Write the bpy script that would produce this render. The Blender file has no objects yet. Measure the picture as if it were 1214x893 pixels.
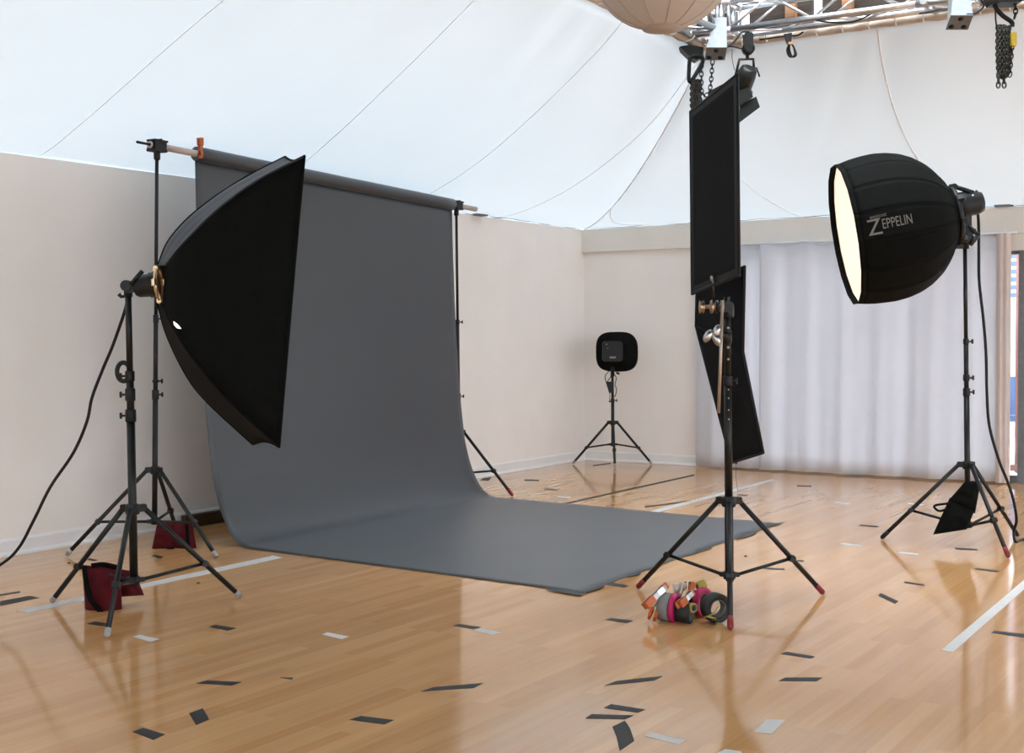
import bpy, bmesh, math, random
from mathutils import Vector as V, Matrix, noise
random.seed(7)
SC = bpy.context.scene
COL = SC.collection
R = math.radians
PI = math.pi

# ------------------------------------------------------------------ survey
# The photograph was surveyed like a plan: camera height 1.3 m, 46 mm lens.
# floor(u, v) gives the floor point seen at a picture position, at(u, v, d) the
# point at a known distance d; everything is then built there at real size.
CAMH, FPX, CX, CY = 1.3, 1560.0, 607.0, 446.5
YAW, PITCH, ROLL = R(32.5), math.atan((446.5 - 398.5) / 1560.0), R(0.25)
FW = V((-math.sin(YAW), math.cos(YAW), 0)); RT = V((math.cos(YAW), math.sin(YAW), 0)); UPZ = V((0, 0, 1))
_f = FW * math.cos(PITCH) - UPZ * math.sin(PITCH)
_u = UPZ * math.cos(PITCH) + FW * math.sin(PITCH)
C_R = RT * math.cos(ROLL) - _u * math.sin(ROLL)
C_U = _u * math.cos(ROLL) + RT * math.sin(ROLL)
CAM = V((0, 0, CAMH))
def ray(u, v): return _f + C_R * ((u - CX) / FPX) - C_U * ((v - CY) / FPX)
def plane_z(u, v, z):
    d = ray(u, v); return CAM + d * ((z - CAMH) / d.z)
def floor(u, v): return plane_z(u, v, 0.0)
def at(u, v, D):
    d = ray(u, v); return CAM + d * (D / d.dot(FW))
def on_y(u, v, y):
    d = ray(u, v); return CAM + d * (y / d.y)
def on_x(u, v, x):
    d = ray(u, v); return CAM + d * (x / d.x)
def depth(p): return (p - CAM).dot(FW)
def frame(lat, dep, z): return RT * lat + FW * dep + UPZ * z

# ------------------------------------------------------------------ materials
MATS = {}
def mat(name, color, rough=0.6, metal=0.0, var=0.12, scale=30.0, bump=0.0, bscale=200.0, spec=0.5,
        transl=0.0, tcol=None, transp=0.0, emit=None, estr=0.0, coat=0.0, sheen=0.0, stretch=(1, 1, 1)):
    if name in MATS: return MATS[name]
    m = bpy.data.materials.new(name); m.use_nodes = True
    nt = m.node_tree; N = nt.nodes; L = nt.links
    b = N['Principled BSDF']; out = N['Material Output']
    tc = N.new('ShaderNodeTexCoord'); mp = N.new('ShaderNodeMapping'); mp.inputs['Scale'].default_value = stretch
    L.new(tc.outputs['Object'], mp.inputs['Vector'])
    nz = N.new('ShaderNodeTexNoise'); nz.inputs['Scale'].default_value = scale; nz.inputs['Detail'].default_value = 3
    L.new(mp.outputs['Vector'], nz.inputs['Vector'])
    rp = N.new('ShaderNodeMapRange'); rp.inputs[1].default_value = 0.25; rp.inputs[2].default_value = 0.75
    rp.inputs[3].default_value = 1 - var; rp.inputs[4].default_value = 1 + var
    L.new(nz.outputs['Fac'], rp.inputs[0])
    mx = N.new('ShaderNodeVectorMath'); mx.operation = 'SCALE'; mx.inputs[0].default_value = color[:3]
    L.new(rp.outputs[0], mx.inputs['Scale'])
    L.new(mx.outputs[0], b.inputs['Base Color'])
    b.inputs['Roughness'].default_value = rough; b.inputs['Metallic'].default_value = metal
    b.inputs['Specular IOR Level'].default_value = spec
    b.inputs['Coat Weight'].default_value = coat
    b.inputs['Sheen Weight'].default_value = sheen
    if emit:
        b.inputs['Emission Color'].default_value = (*emit, 1); b.inputs['Emission Strength'].default_value = estr
    if bump:
        n2 = N.new('ShaderNodeTexNoise'); n2.inputs['Scale'].default_value = bscale; n2.inputs['Detail'].default_value = 2
        L.new(mp.outputs['Vector'], n2.inputs['Vector'])
        bp = N.new('ShaderNodeBump'); bp.inputs['Strength'].default_value = bump; bp.inputs['Distance'].default_value = 0.002
        L.new(n2.outputs['Fac'], bp.inputs['Height']); L.new(bp.outputs[0], b.inputs['Normal'])
    last = b.outputs[0]
    if transl:
        t = N.new('ShaderNodeBsdfTranslucent')
        if tcol: t.inputs['Color'].default_value = (*tcol, 1)
        else: L.new(mx.outputs[0], t.inputs['Color'])
        ms = N.new('ShaderNodeMixShader'); ms.inputs[0].default_value = transl
        L.new(last, ms.inputs[1]); L.new(t.outputs[0], ms.inputs[2]); last = ms.outputs[0]
    if transp:
        t = N.new('ShaderNodeBsdfTransparent')
        ms = N.new('ShaderNodeMixShader'); ms.inputs[0].default_value = transp
        L.new(last, ms.inputs[1]); L.new(t.outputs[0], ms.inputs[2]); last = ms.outputs[0]
    L.new(last, out.inputs['Surface'])
    MATS[name] = m
    return m

M_metal   = mat('black_metal', (0.0065, 0.007, 0.0062), 0.42, 0.0, 0.25, 40, spec=0.35)
M_plastic = mat('black_plastic', (0.0065, 0.0065, 0.0068), 0.5, 0.0, 0.2, 60, spec=0.35)
M_tube    = mat('cord_rubber', (0.006, 0.006, 0.006), 0.55, 0, 0.2, 60, spec=0.3)
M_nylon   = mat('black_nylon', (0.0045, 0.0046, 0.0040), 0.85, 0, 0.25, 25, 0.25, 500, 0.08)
M_nylon_lit = mat('black_nylon_lit_top', (0.016, 0.019, 0.024), 0.55, 0, 0.3, 12, 0.3, 300, 0.4)  # lighter copy of the nylon, paints light falling on the softbox top
M_flag    = mat('flag_cloth', (0.0090, 0.0095, 0.0105), 0.9, 0, 0.15, 50, 0.2, 700, 0.2)
M_flag_e  = mat('flag_edge', (0.005, 0.005, 0.0058), 0.7, 0, 0.15, 50)
M_chrome  = mat('chrome', (0.50, 0.49, 0.48), 0.30, 1.0, 0.1, 50)
M_brass   = mat('worn_steel', (0.42, 0.30, 0.20), 0.35, 1.0, 0.2, 80)
M_gold    = mat('gold_ring', (0.70, 0.52, 0.32), 0.3, 1.0, 0.15, 40)
M_rod     = mat('tan_rod', (0.42, 0.33, 0.26), 0.4, 0.6, 0.1, 50)
M_alu     = mat('aluminium', (0.66, 0.66, 0.68), 0.33, 1.0, 0.1, 25)
M_alu_m   = mat('matte_aluminium', (0.17, 0.18, 0.19), 0.5, 0.3, 0.12, 25)
M_paper   = mat('grey_seamless_paper', (0.030, 0.032, 0.036), 0.42, 0, 0.035, 14, 0.08, 900, 0.68, sheen=0.13)
M_paper.node_tree.nodes['Principled BSDF'].inputs['Sheen Tint'].default_value = (0.86, 0.92, 1.0, 1)
M_bar     = mat('pinkish_tube', (0.55, 0.44, 0.40), 0.5, 0, 0.1, 15)
M_orange  = mat('orange_plastic', (0.50, 0.105, 0.02), 0.45, 0, 0.12, 40)
M_red     = mat('red_canvas', (0.072, 0.004, 0.007), 0.85, 0, 0.25, 22, 0.4, 350, 0.15, sheen=0.05)
M_redtape = mat('red_tape', (0.20, 0.012, 0.018), 0.6, 0, 0.15, 50)
M_wall    = mat('wall_paint', (0.87, 0.815, 0.765), 0.75, 0, 0.02, 3, 0.12, 160, 0.3)
M_beam    = mat('beam_paint', (0.74, 0.70, 0.64), 0.7, 0, 0.03, 4, 0.1, 160, 0.3)
M_base    = mat('white_trim', (0.80, 0.79, 0.78), 0.4, 0, 0.02, 6)
M_tent    = mat('tent_fabric', (0.66, 0.70, 0.74), 0.9, 0, 0.012, 2.2, 0.15, 240, 0.1, transl=0.060, tcol=(0.80, 0.90, 0.97))
M_seam    = mat('tent_seam', (0.90, 0.91, 0.93), 0.9, 0, 0.02, 5, 0, 200, 0.1)
M_hem     = mat('cream_hem', (0.62, 0.52, 0.44), 0.85, 0, 0.12, 16, 0.3, 150, 0.1)
M_lantern = mat('lantern_cloth', (0.60, 0.54, 0.50), 0.85, 0, 0.03, 6, 0.1, 300, 0.1, transl=0.1)
M_lan_s   = mat('lantern_seam', (0.44, 0.37, 0.32), 0.85, 0, 0.05, 10)
M_curtain = mat('sheer_curtain', (0.80, 0.80, 0.83), 0.9, 0, 0.02, 5, 0.1, 350, 0.1, transl=0.37, tcol=(0.86, 0.86, 0.90), transp=0.012)
M_tape_b  = mat('black_floor_tape', (0.012, 0.012, 0.0125), 0.6, 0, 0.2, 30, 0.1, 300)
M_tape_w  = mat('white_floor_tape', (0.62, 0.59, 0.56), 0.6, 0, 0.06, 20)
M_tape_g  = mat('grey_gaffer_tape', (0.20, 0.20, 0.19), 0.6, 0, 0.1, 40, 0.2, 400)
M_pink    = mat('pink_tape', (0.45, 0.008, 0.10), 0.5, 0, 0.1, 40)
M_olive   = mat('olive_yellow_tape', (0.34, 0.27, 0.03), 0.55, 0, 0.15, 40)
M_core    = mat('cardboard_core', (0.13, 0.12, 0.105), 0.8, 0, 0.1, 40)
M_brown   = mat('brown_vinyl', (0.065, 0.036, 0.018), 0.55, 0, 0.15, 20)
M_dkwood  = mat('dark_roof_wood', (0.055, 0.042, 0.034), 0.8, 0, 0.4, 5, 0.2, 60, 0.2, stretch=(1, 1, 8))
M_beamw   = mat('rafter_wood', (0.38, 0.19, 0.09), 0.7, 0, 0.25, 10, stretch=(1, 1, 6))
M_chain   = mat('dark_chain', (0.030, 0.029, 0.024), 0.5, 0.4, 0.3, 60)
M_yellow  = mat('yellow_tag', (0.40, 0.27, 0.02), 0.6, 0, 0.1, 40)
M_logo    = mat('logo_print', (0.16, 0.145, 0.125), 0.7, 0, 0.1, 40)
M_label   = mat('pale_label', (0.33, 0.32, 0.31), 0.5, 0, 0.1, 60)
M_glow    = mat('lit_diffuser', (0.55, 0.52, 0.48), 0.8, 0, 0.015, 6, emit=(1.0, 0.80, 0.62), estr=0.78)
M_glow2   = mat('lit_slit', (0.85, 0.8, 0.75), 0.8, 0, 0.02, 6, emit=(1.0, 0.86, 0.70), estr=2.2)
M_concr   = mat('outdoor_concrete', (0.42, 0.42, 0.42), 0.85, 0, 0.1, 3)
M_blue    = mat('blue_paint', (0.03, 0.06, 0.14), 0.5, 0, 0.1, 5)
M_gap_shade   = mat('gap_shade_brown', (0.08, 0.055, 0.045), 0.6, 0, 0.15, 5)
M_dirt    = mat('dark_scuff', (0.10, 0.06, 0.04), 0.7, 0, 0.2, 40)

def glass_mat():
    m = bpy.data.materials.new('window_glass'); m.use_nodes = True
    nt = m.node_tree; N = nt.nodes; L = nt.links
    for n in list(N):
        if n.type == 'BSDF_PRINCIPLED': N.remove(n)
    t = N.new('ShaderNodeBsdfTransparent'); g = N.new('ShaderNodeBsdfGlossy'); g.inputs['Roughness'].default_value = 0.02
    fr = N.new('ShaderNodeFresnel'); fr.inputs['IOR'].default_value = 1.45
    ms = N.new('ShaderNodeMixShader'); L.new(fr.outputs[0], ms.inputs[0]); L.new(t.outputs[0], ms.inputs[1]); L.new(g.outputs[0], ms.inputs[2])
    L.new(ms.outputs[0], N['Material Output'].inputs['Surface'])
    return m
M_glass = glass_mat()

def floor_mat():
    m = bpy.data.materials.new('maple_floor'); m.use_nodes = True
    nt = m.node_tree; N = nt.nodes; L = nt.links; b = N['Principled BSDF']
    tc = N.new('ShaderNodeTexCoord'); sp = N.new('ShaderNodeSeparateXYZ'); L.new(tc.outputs['Object'], sp.inputs[0])
    cb = N.new('ShaderNodeCombineXYZ'); L.new(sp.outputs['Y'], cb.inputs['X']); L.new(sp.outputs['X'], cb.inputs['Y'])
    def brick(off, c1, c2, w, h, mortar=0.0):
        k = N.new('ShaderNodeTexBrick'); k.offset = off; k.offset_frequency = 2; k.squash = 1.0
        k.inputs['Color1'].default_value = c1; k.inputs['Color2'].default_value = c2
        k.inputs['Mortar'].default_value = (0.46, 0.25, 0.12, 1)
        k.inputs['Scale'].default_value = 1; k.inputs['Mortar Size'].default_value = mortar
        k.inputs['Mortar Smooth'].default_value = 0.1; k.inputs['Bias'].default_value = 0.0
        k.inputs['Brick Width'].default_value = w; k.inputs['Row Height'].default_value = h
        L.new(cb.outputs[0], k.inputs['Vector']); return k
    k1 = brick(0.37, (0.655, 0.372, 0.164, 1), (0.57, 0.293, 0.117, 1), 0.83, 0.057, 0.0)
    # broader random tone per strip, staggered differently
    k2 = brick(0.61, (0.96, 0.945, 0.92, 1), (1.06, 1.045, 1.015, 1), 0.83, 0.057)
    k2.offset = 0.37
    mp2 = N.new('ShaderNodeMapping'); mp2.inputs['Location'].default_value = (0.83 * 40, 0.057 * 120, 0)
    L.new(cb.outputs[0], mp2.inputs['Vector']); L.new(mp2.outputs[0], k2.inputs['Vector'])
    mul = N.new('ShaderNodeMix'); mul.data_type = 'RGBA'; mul.blend_type = 'MULTIPLY'; mul.inputs[0].default_value = 1
    L.new(k1.outputs['Color'], mul.inputs[6]); L.new(k2.outputs['Color'], mul.inputs[7])
    # grain
    mg = N.new('ShaderNodeMapping'); mg.inputs['Scale'].default_value = (1.8, 42, 1); L.new(cb.outputs[0], mg.inputs['Vector'])
    ng = N.new('ShaderNodeTexNoise'); ng.inputs['Scale'].default_value = 1.0; ng.inputs['Detail'].default_value = 4; ng.inputs['Distortion'].default_value = 0.4
    L.new(mg.outputs[0], ng.inputs['Vector'])
    rg = N.new('ShaderNodeMapRange'); rg.inputs[1].default_value = 0.3; rg.inputs[2].default_value = 0.75; rg.inputs[3].default_value = 0.93; rg.inputs[4].default_value = 1.06
    L.new(ng.outputs['Fac'], rg.inputs[0])
    # large blotches of worn tone
    nb = N.new('ShaderNodeTexNoise'); nb.inputs['Scale'].default_value = 0.9; nb.inputs['Detail'].default_value = 3
    mb = N.new('ShaderNodeMapping'); mb.inputs['Scale'].default_value = (0.7, 2.2, 1); L.new(cb.outputs[0], mb.inputs['Vector']); L.new(mb.outputs[0], nb.inputs['Vector'])
    rb = N.new('ShaderNodeMapRange'); rb.inputs[1].default_value = 0.3; rb.inputs[2].default_value = 0.7; rb.inputs[3].default_value = 0.94; rb.inputs[4].default_value = 1.06
    L.new(nb.outputs['Fac'], rb.inputs[0])
    mm = N.new('ShaderNodeMath'); mm.operation = 'MULTIPLY'; L.new(rg.outputs[0], mm.inputs[0]); L.new(rb.outputs[0], mm.inputs[1])
    sc = N.new('ShaderNodeVectorMath'); sc.operation = 'SCALE'; L.new(mul.outputs[2], sc.inputs[0]); L.new(mm.outputs[0], sc.inputs['Scale'])
    L.new(sc.outputs[0], b.inputs['Base Color'])
    rr = N.new('ShaderNodeMapRange'); rr.inputs[3].default_value = 0.07; rr.inputs[4].default_value = 0.13
    L.new(nb.outputs['Fac'], rr.inputs[0]); L.new(rr.outputs[0], b.inputs['Roughness'])
    b.inputs['Specular IOR Level'].default_value = 0.68
    return m
M_floor = floor_mat()

# ------------------------------------------------------------------ mesh helpers
class MB:
    """collects shapes (world coordinates) for ONE mesh object"""
    def __init__(self): self.v = []; self.f = []; self.sm = []
    def add(self, vs, fs, smooth=True):
        o = len(self.v); self.v += [V(p) for p in vs]
        for f in fs: self.f.append([i + o for i in f]); self.sm.append(smooth)
        return self
    def tube(self, pts, r, n=10, caps=True, closed=False):
        pts = [V(p) for p in pts]; k = len(pts)
        rs = r if isinstance(r, (list, tuple)) else [r] * k
        t0 = (pts[1] - pts[0]).normalized()
        a = V((0, 0, 1)) if abs(t0.z) < 0.9 else V((1, 0, 0))
        nrm = (a - t0 * a.dot(t0)).normalized()
        vs = []; prev = t0
        for i, p in enumerate(pts):
            if closed: t = (pts[(i + 1) % k] - pts[i - 1]).normalized()
            elif i == 0: t = t0
            elif i == k - 1: t = (pts[-1] - pts[-2]).normalized()
            else: t = ((pts[i + 1] - p).normalized() + (p - pts[i - 1]).normalized()).normalized()
            nrm = (nrm - t * nrm.dot(t)).normalized()
            b = t.cross(nrm)
            for j in range(n):
                an = 2 * PI * j / n
                vs.append(p + (nrm * math.cos(an) + b * math.sin(an)) * rs[i])
        fs = []
        seg = k if closed else k - 1
        for i in range(seg):
            i2 = (i + 1) % k
            for j in range(n):
                j2 = (j + 1) % n
                fs.append([i * n + j, i * n + j2, i2 * n + j2, i2 * n + j])
        self.add(vs, fs, True)
        if caps and not closed:
            o = len(self.v) - len(vs)
            self.f.append([o + j for j in range(n)][::-1]); self.sm.append(False)
            self.f.append([o + (k - 1) * n + j for j in range(n)]); self.sm.append(False)
        return self
    def cyl(self, p0, p1, r0, r1=None, n=16): return self.tube([p0, p1], [r0, r0 if r1 is None else r1], n)
    def lathe(self, origin, axis, prof, n=32, caps=True, up=None, smooth=True, ph=0.0):
        """prof = [(distance along axis, radius)]"""
        o = V(origin); ax = V(axis).normalized()
        a = up or (V((0, 0, 1)) if abs(ax.z) < 0.9 else V((1, 0, 0)))
        e1 = (a - ax * a.dot(ax)).normalized(); e2 = ax.cross(e1)
        vs = []
        for d, r in prof:
            for j in range(n):
                an = 2 * PI * j / n + ph
                vs.append(o + ax * d + (e1 * math.cos(an) + e2 * math.sin(an)) * r)
        fs = []
        for i in range(len(prof) - 1):
            for j in range(n):
                j2 = (j + 1) % n
                fs.append([i * n + j, i * n + j2, (i + 1) * n + j2, (i + 1) * n + j])
        self.add(vs, fs, smooth)
        if caps:
            b = len(self.v) - len(vs)
            if prof[0][1] > 1e-5: self.f.append([b + j for j in range(n)][::-1]); self.sm.append(False)
            if prof[-1][1] > 1e-5: self.f.append([b + (len(prof) - 1) * n + j for j in range(n)]); self.sm.append(False)
        return self
    def box(self, c, sx, sy, sz, ex=V((1, 0, 0)), ey=None, ez=V((0, 0, 1)), bev=0.0):
        """oriented box; ex, ez unit axes; bevelled corners in the ex-ez outline"""
        c = V(c); ex = V(ex).normalized(); ez = V(ez); ez = (ez - ex * ez.dot(ex)).normalized()
        ey = ez.cross(ex)
        hx, hy, hz = sx / 2, sy / 2, sz / 2; b = min(bev, hx * .9, hz * .9)
        if b > 0: o2 = [(-hx + b, -hz), (hx - b, -hz), (hx, -hz + b), (hx, hz - b), (hx - b, hz), (-hx + b, hz), (-hx, hz - b), (-hx, -hz + b)]
        else: o2 = [(-hx, -hz), (hx, -hz), (hx, hz), (-hx, hz)]
        return self.prism([c + ex * x + ez * z - ey * hy for x, z in o2], ey * sy)
    def prism(self, poly, ext):
        k = len(poly); e = V(ext)
        vs = [V(p) for p in poly] + [V(p) + e for p in poly]
        fs = [list(range(k))[::-1], [k + i for i in range(k)]] + [[i, (i + 1) % k, k + (i + 1) % k, k + i] for i in range(k)]
        return self.add(vs, fs, False)
    def grid(self, rows, smooth=True, thick=None):
        nr, nc = len(rows), len(rows[0])
        vs = [p for r in rows for p in r]
        fs = [[i * nc + j, i * nc + j + 1, (i + 1) * nc + j + 1, (i + 1) * nc + j] for i in range(nr - 1) for j in range(nc - 1)]
        return self.add(vs, fs, smooth)
    def build(self, name, material, parent=None, loc=None, solid=None, recalc=True):
        base = V(parent['_w']) if parent is not None and '_w' in parent.keys() else (V(loc) if loc is not None else None)
        if base is None:
            zs = min(p.z for p in self.v); c = sum(self.v, V()) / len(self.v); base = V((c.x, c.y, zs))
        me = bpy.data.meshes.new(name)
        me.from_pydata([p - base for p in self.v], [], self.f); me.update()
        me.polygons.foreach_set('use_smooth', self.sm)
        if recalc:
            bm = bmesh.new(); bm.from_mesh(me); bmesh.ops.recalc_face_normals(bm, faces=bm.faces); bm.to_mesh(me); bm.free()
        me.materials.append(material)
        o = bpy.data.objects.new(name, me); COL.objects.link(o)
        if parent is not None:
            o.parent = parent; o['_w'] = list(base)
        else:
            o.location = base; o['_w'] = list(base)
        if solid:
            md = o.modifiers.new('thickness', 'SOLIDIFY'); md.thickness = solid; md.offset = 0
        return o

def tag(o, label, cat, group=None, kind='thing'):
    o['label'] = label; o['category'] = cat; o['kind'] = kind
    if group: o['group'] = group
    return o
def thing(name, label, cat, loc, group=None):
    e = bpy.data.objects.new(name, None); COL.objects.link(e); e.location = loc; e['_w'] = list(loc)
    e.empty_display_size = 0.1
    return tag(e, label, cat, group)
def struct(o):
    o['kind'] = 'structure'; return o

def lerp(a, b, t): return a + (b - a) * t
def interp(tab, x):
    for (x0, y0), (x1, y1) in zip(tab, tab[1:]):
        if x <= x1: return lerp(y0, y1, (x - x0) / (x1 - x0))
    return tab[-1][1]
def spline(pts, sub=8):
    pts = [V(p) for p in pts]; P = [pts[0] * 2 - pts[1]] + pts + [pts[-1] * 2 - pts[-2]]; out = []
    for i in range(1, len(P) - 2):
        a, b, c, d = P[i - 1], P[i], P[i + 1], P[i + 2]
        for k in range(sub):
            t = k / sub
            out.append(0.5 * ((2 * b) + (c - a) * t + (2 * a - 5 * b + 4 * c - d) * t * t + (3 * b - a - 3 * c + d) * t ** 3))
    out.append(pts[-1]); return out

# ------------------------------------------------------------------ room
XW, YW, ZW = -6.75, 12.0, 2.40            # left wall, back wall, height of the walls
XR, YF = 5.2, -4.2                        # right wall and the wall behind the camera
RX0, RX1, RY0, RY1, ZR = -3.95, 1.9, 0.6, 8.74, 3.36   # truss ring under the tent

mb = MB(); mb.box((0.5 * (XW + XR), 0.5 * (YW + YF), -0.05), XR - XW + 0.4, YW - YF + 0.4, 0.1)
struct(mb.build('floor', M_floor, loc=(0, 0, 0)))
mb = MB(); mb.box((XW - 0.06, 0.5 * (YW + YF), ZW / 2), 0.12, YW - YF + 0.24, ZW)
struct(mb.build('wall_left', M_wall))
# back wall: solid by the corner, window opening behind the curtain, header over it
OPX0 = on_y(868, 400, YW).x; OPX1 = 1.9; OPZ = 2.05
mb = MB()
mb.box((0.5 * (XW - 0.12 + OPX0), YW + 0.06, ZW / 2), OPX0 - XW + 0.12, 0.12, ZW)
mb.box((0.5 * (OPX0 + OPX1), YW + 0.06, 0.5 * (OPZ + ZW)), OPX1 - OPX0, 0.12, ZW - OPZ)
mb.box((0.5 * (OPX1 + XR), YW + 0.06, ZW / 2), XR - OPX1, 0.12, ZW)
struct(mb.build('wall_back', M_wall))
mb = MB(); mb.box((0.5 * (XW + XR), YW - 0.025, 0.5 * (2.165 + ZW)), XR - XW, 0.05, ZW - 2.165)
struct(mb.build('trim_1', M_beam))
mb = MB()                                   # right wall with a long band of windows
mb.box((XR + 0.06, 0.5 * (YW + YF), 0.55), 0.12, YW - YF + 0.24, 1.1); mb.box((XR + 0.06, 0.5 * (YW + YF), 2.25), 0.12, YW - YF + 0.24, 0.3)
for y0, y1 in ((YF - .12, -2.0), (1.3, 1.5), (4.9, 5.1), (8.3, 8.5), (11.4, YW + .12)): mb.box((XR + 0.06, 0.5 * (y0 + y1), 1.6), 0.12, y1 - y0, 1.0)
struct(mb.build('wall_right', M_wall))
mb = MB()                                   # wall behind the camera with a wide glazed opening
mb.box((-4.625, YF - 0.06, ZW / 2), 4.25, 0.12, ZW); mb.box((2.85, YF - 0.06, ZW / 2), 4.7, 0.12, ZW)
mb.box((-1.0, YF - 0.06, 0.6), 3.0, 0.12, 1.2); mb.box((-1.0, YF - 0.06, 2.2), 3.0, 0.12, 0.4)
struct(mb.build('wall_front', M_wall))

def baseboard(name, p0, p1, inward):
    d = (V(p1) - V(p0)); iw = V(inward)
    prof = [(0, 0), (0.026, 0), (0.026, 0.012), (0.018, 0.022), (0.014, 0.024), (0.014, 0.088), (0.009, 0.100), (0, 0.102)]
    mb = MB(); mb.prism([V(p0) + iw * a + V((0, 0, b)) for a, b in prof], d)
    return struct(mb.build(name, M_base))
baseboard('baseboard_left', (XW, YF, 0), (XW, YW, 0), (1, 0, 0))
baseboard('baseboard_back', (XW, YW, 0), (OPX0 - 0.1, YW, 0), (0, -1, 0))

# ---- tent ceiling: four sagging fabric slopes from the wall tops up to the truss ring
WC = [V((XW, YW, ZW)), V((XR, YW, ZW)), V((XR, YF, ZW)), V((XW, YF, ZW))]
RC = [V((RX0, RY1, ZR)), V((RX1, RY1, ZR)), V((RX1, RY0, ZR)), V((RX0, RY0, ZR))]
def tent(side, a, b):
    i, j = side, (side + 1) % 4
    w = WC[i].lerp(WC[j], b); r = RC[i].lerp(RC[j], b)
    hip = math.exp(-(min(b, 1 - b) / 0.10) ** 2)
    r = r + V((0, 0, -0.09 * math.exp(-(min(b, 1 - b) / 0.05) ** 2)))
    p = w.lerp(r, a)
    g = a ** (1.30 + 0.55 * hip)
    p.z = w.z + (r.z - w.z) * g
    fold = 0.016 * math.sin(b * 95 + 3 * a + 2 * math.sin(b * 31)) * math.exp(-((1 - a) / 0.25)) + 0.006 * noise.noise(V((b * 14, a * 5, side)))
    p.z += fold * min(1, a * 6) * min(1, (1 - a) * 12)
    # scalloped lower edge lifts a little off the wall top
    p.z += 0.012 * (0.5 + 0.5 * math.sin(b * 60 + side)) * max(0, 1 - a * 10) + 0.004
    return p
mb = MB()
for s in range(4):
    nb = 90
    rows = [[tent(s, i / 26, j / nb) for j in range(nb + 1)] for i in range(27)]
    cen = V((0.5 * (XW + XR), 0.5 * (YW + YF), 0)); o_ = [V((0, 1, 0)), V((1, 0, 0)), V((0, -1, 0)), V((-1, 0, 0))][s]
    rows = [[V((p.x, p.y, ZW - 0.002)) + o_ * 0.118 for p in rows[0]]] + rows + [[V((p.x, p.y, 3.41)) + o_ * 0.004 for p in rows[-1]]]
    mb.grid(rows)
ceil = struct(mb.build('ceiling', M_tent, loc=(0, 0, 0)))
def seam(side, b0, b1, r=0.007, up=1.0):
    m = MB(); m.tube([tent(side, a / 24 * up, lerp(b0, b1, a / 24)) + V((0, 0, -0.004)) for a in range(25)], r, 6)
    return m.build('seam', M_seam, ceil)
# left slope is side 3 reversed: corner 3 (front-left) -> corner 0 (back-left), b = 1 at the back corner
def bl(yw): return (yw - YF) / (YW - YF)
def br(yr): return (yr - RY0) / (RY1 - RY0)
for yw, yr in ((3.3, 3.3), (5.24, 4.85), (7.26, 6.2), (8.9, 7.6), (10.35, 8.72)): seam(3, bl(yw), br(yr), 0.0026)
m = MB(); m.tube([tent(0, a / 30, 0.0) + V((0, 0, -0.004)) for a in range(31)], 0.0062, 6); m.build('seam', M_seam, ceil)
def bx(u, v, z, y): return (plane_z(u, v, z).x)
xw1 = on_y(955, 262, YW).x; xw2 = on_y(1150, 250, YW).x; xr2 = on_y(1040, 34, RY1).x
seam(0, (xw1 - XW) / (XR - XW), 0.004, 0.004)
seam(0, (xw2 - XW) / (XR - XW), (xr2 - RX0) / (RX1 - RX0), 0.0065)
seam(0, 0.62, 0.70)
m = MB(); hb = (on_y(775, 272, YW).x - XW) / (XR - XW)
m.tube(spline([tent(0, 0.30, 0.0), tent(0, 0.18, 0.012), tent(0, 0.08, 0.03), tent(0, 0.01, hb)], 6), 0.004, 6); m.build('seam', M_seam, ceil)
# dark tubes painting the shaded gap, plus brackets, where the fabric meets the wall tops
mb = MB()
pts = [V((XW + 0.012, y, ZW + 0.004 + 0.010 * math.sin(y * 7.0) ** 2 + 0.006 * noise.noise(V((y * 2, 0, 0))))) for y in [9.3 + 0.06 * k for k in range(46)]]
mb.tube(pts, [0.0025 + 0.0035 * max(0, noise.noise(V((k * 0.31, 4, 0)))) for k in range(46)], 6)
struct(mb.build('trim_2', M_gap_shade))
mb = MB()
xs = [XW + 0.1 + 0.1 * k for k in range(90)]
mb.tube([V((x, YW - 0.055, ZW + 0.004 + 0.008 * math.sin(x * 5) ** 2)) for x in xs], [0.002 + 0.003 * max(0, noise.noise(V((k * 0.23, 9, 0)))) for k in range(90)], 6)
struct(mb.build('trim_3', M_gap_shade))
pb = on_x(566, 257, XW)
mb = MB(); mb.box((XW + 0.02, pb.y, ZW + 0.02), 0.10, 0.14, 0.045, bev=0.006)
mb.box((XW + 0.05, pb.y - 0.08, ZW + 0.012), 0.04, 0.1, 0.015)
tag(mb.build('tent_bracket', M_alu_m), 'small grey bracket on top of the left wall beyond the backdrop crossbar', 'bracket')
pb = on_y(1190, 248, YW)
mb = MB(); mb.box((pb.x, YW - 0.03, ZW + 0.02), 0.13, 0.08, 0.04, bev=0.006); mb.cyl((pb.x + 0.065, YW - 0.03, ZW + 0.015), (pb.x + 0.085, YW - 0.03, ZW + 0.015), 0.012)
tag(mb.build('tent_bracket', M_alu_m), 'small grey bracket on the back beam above the curtain end', 'bracket')

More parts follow.
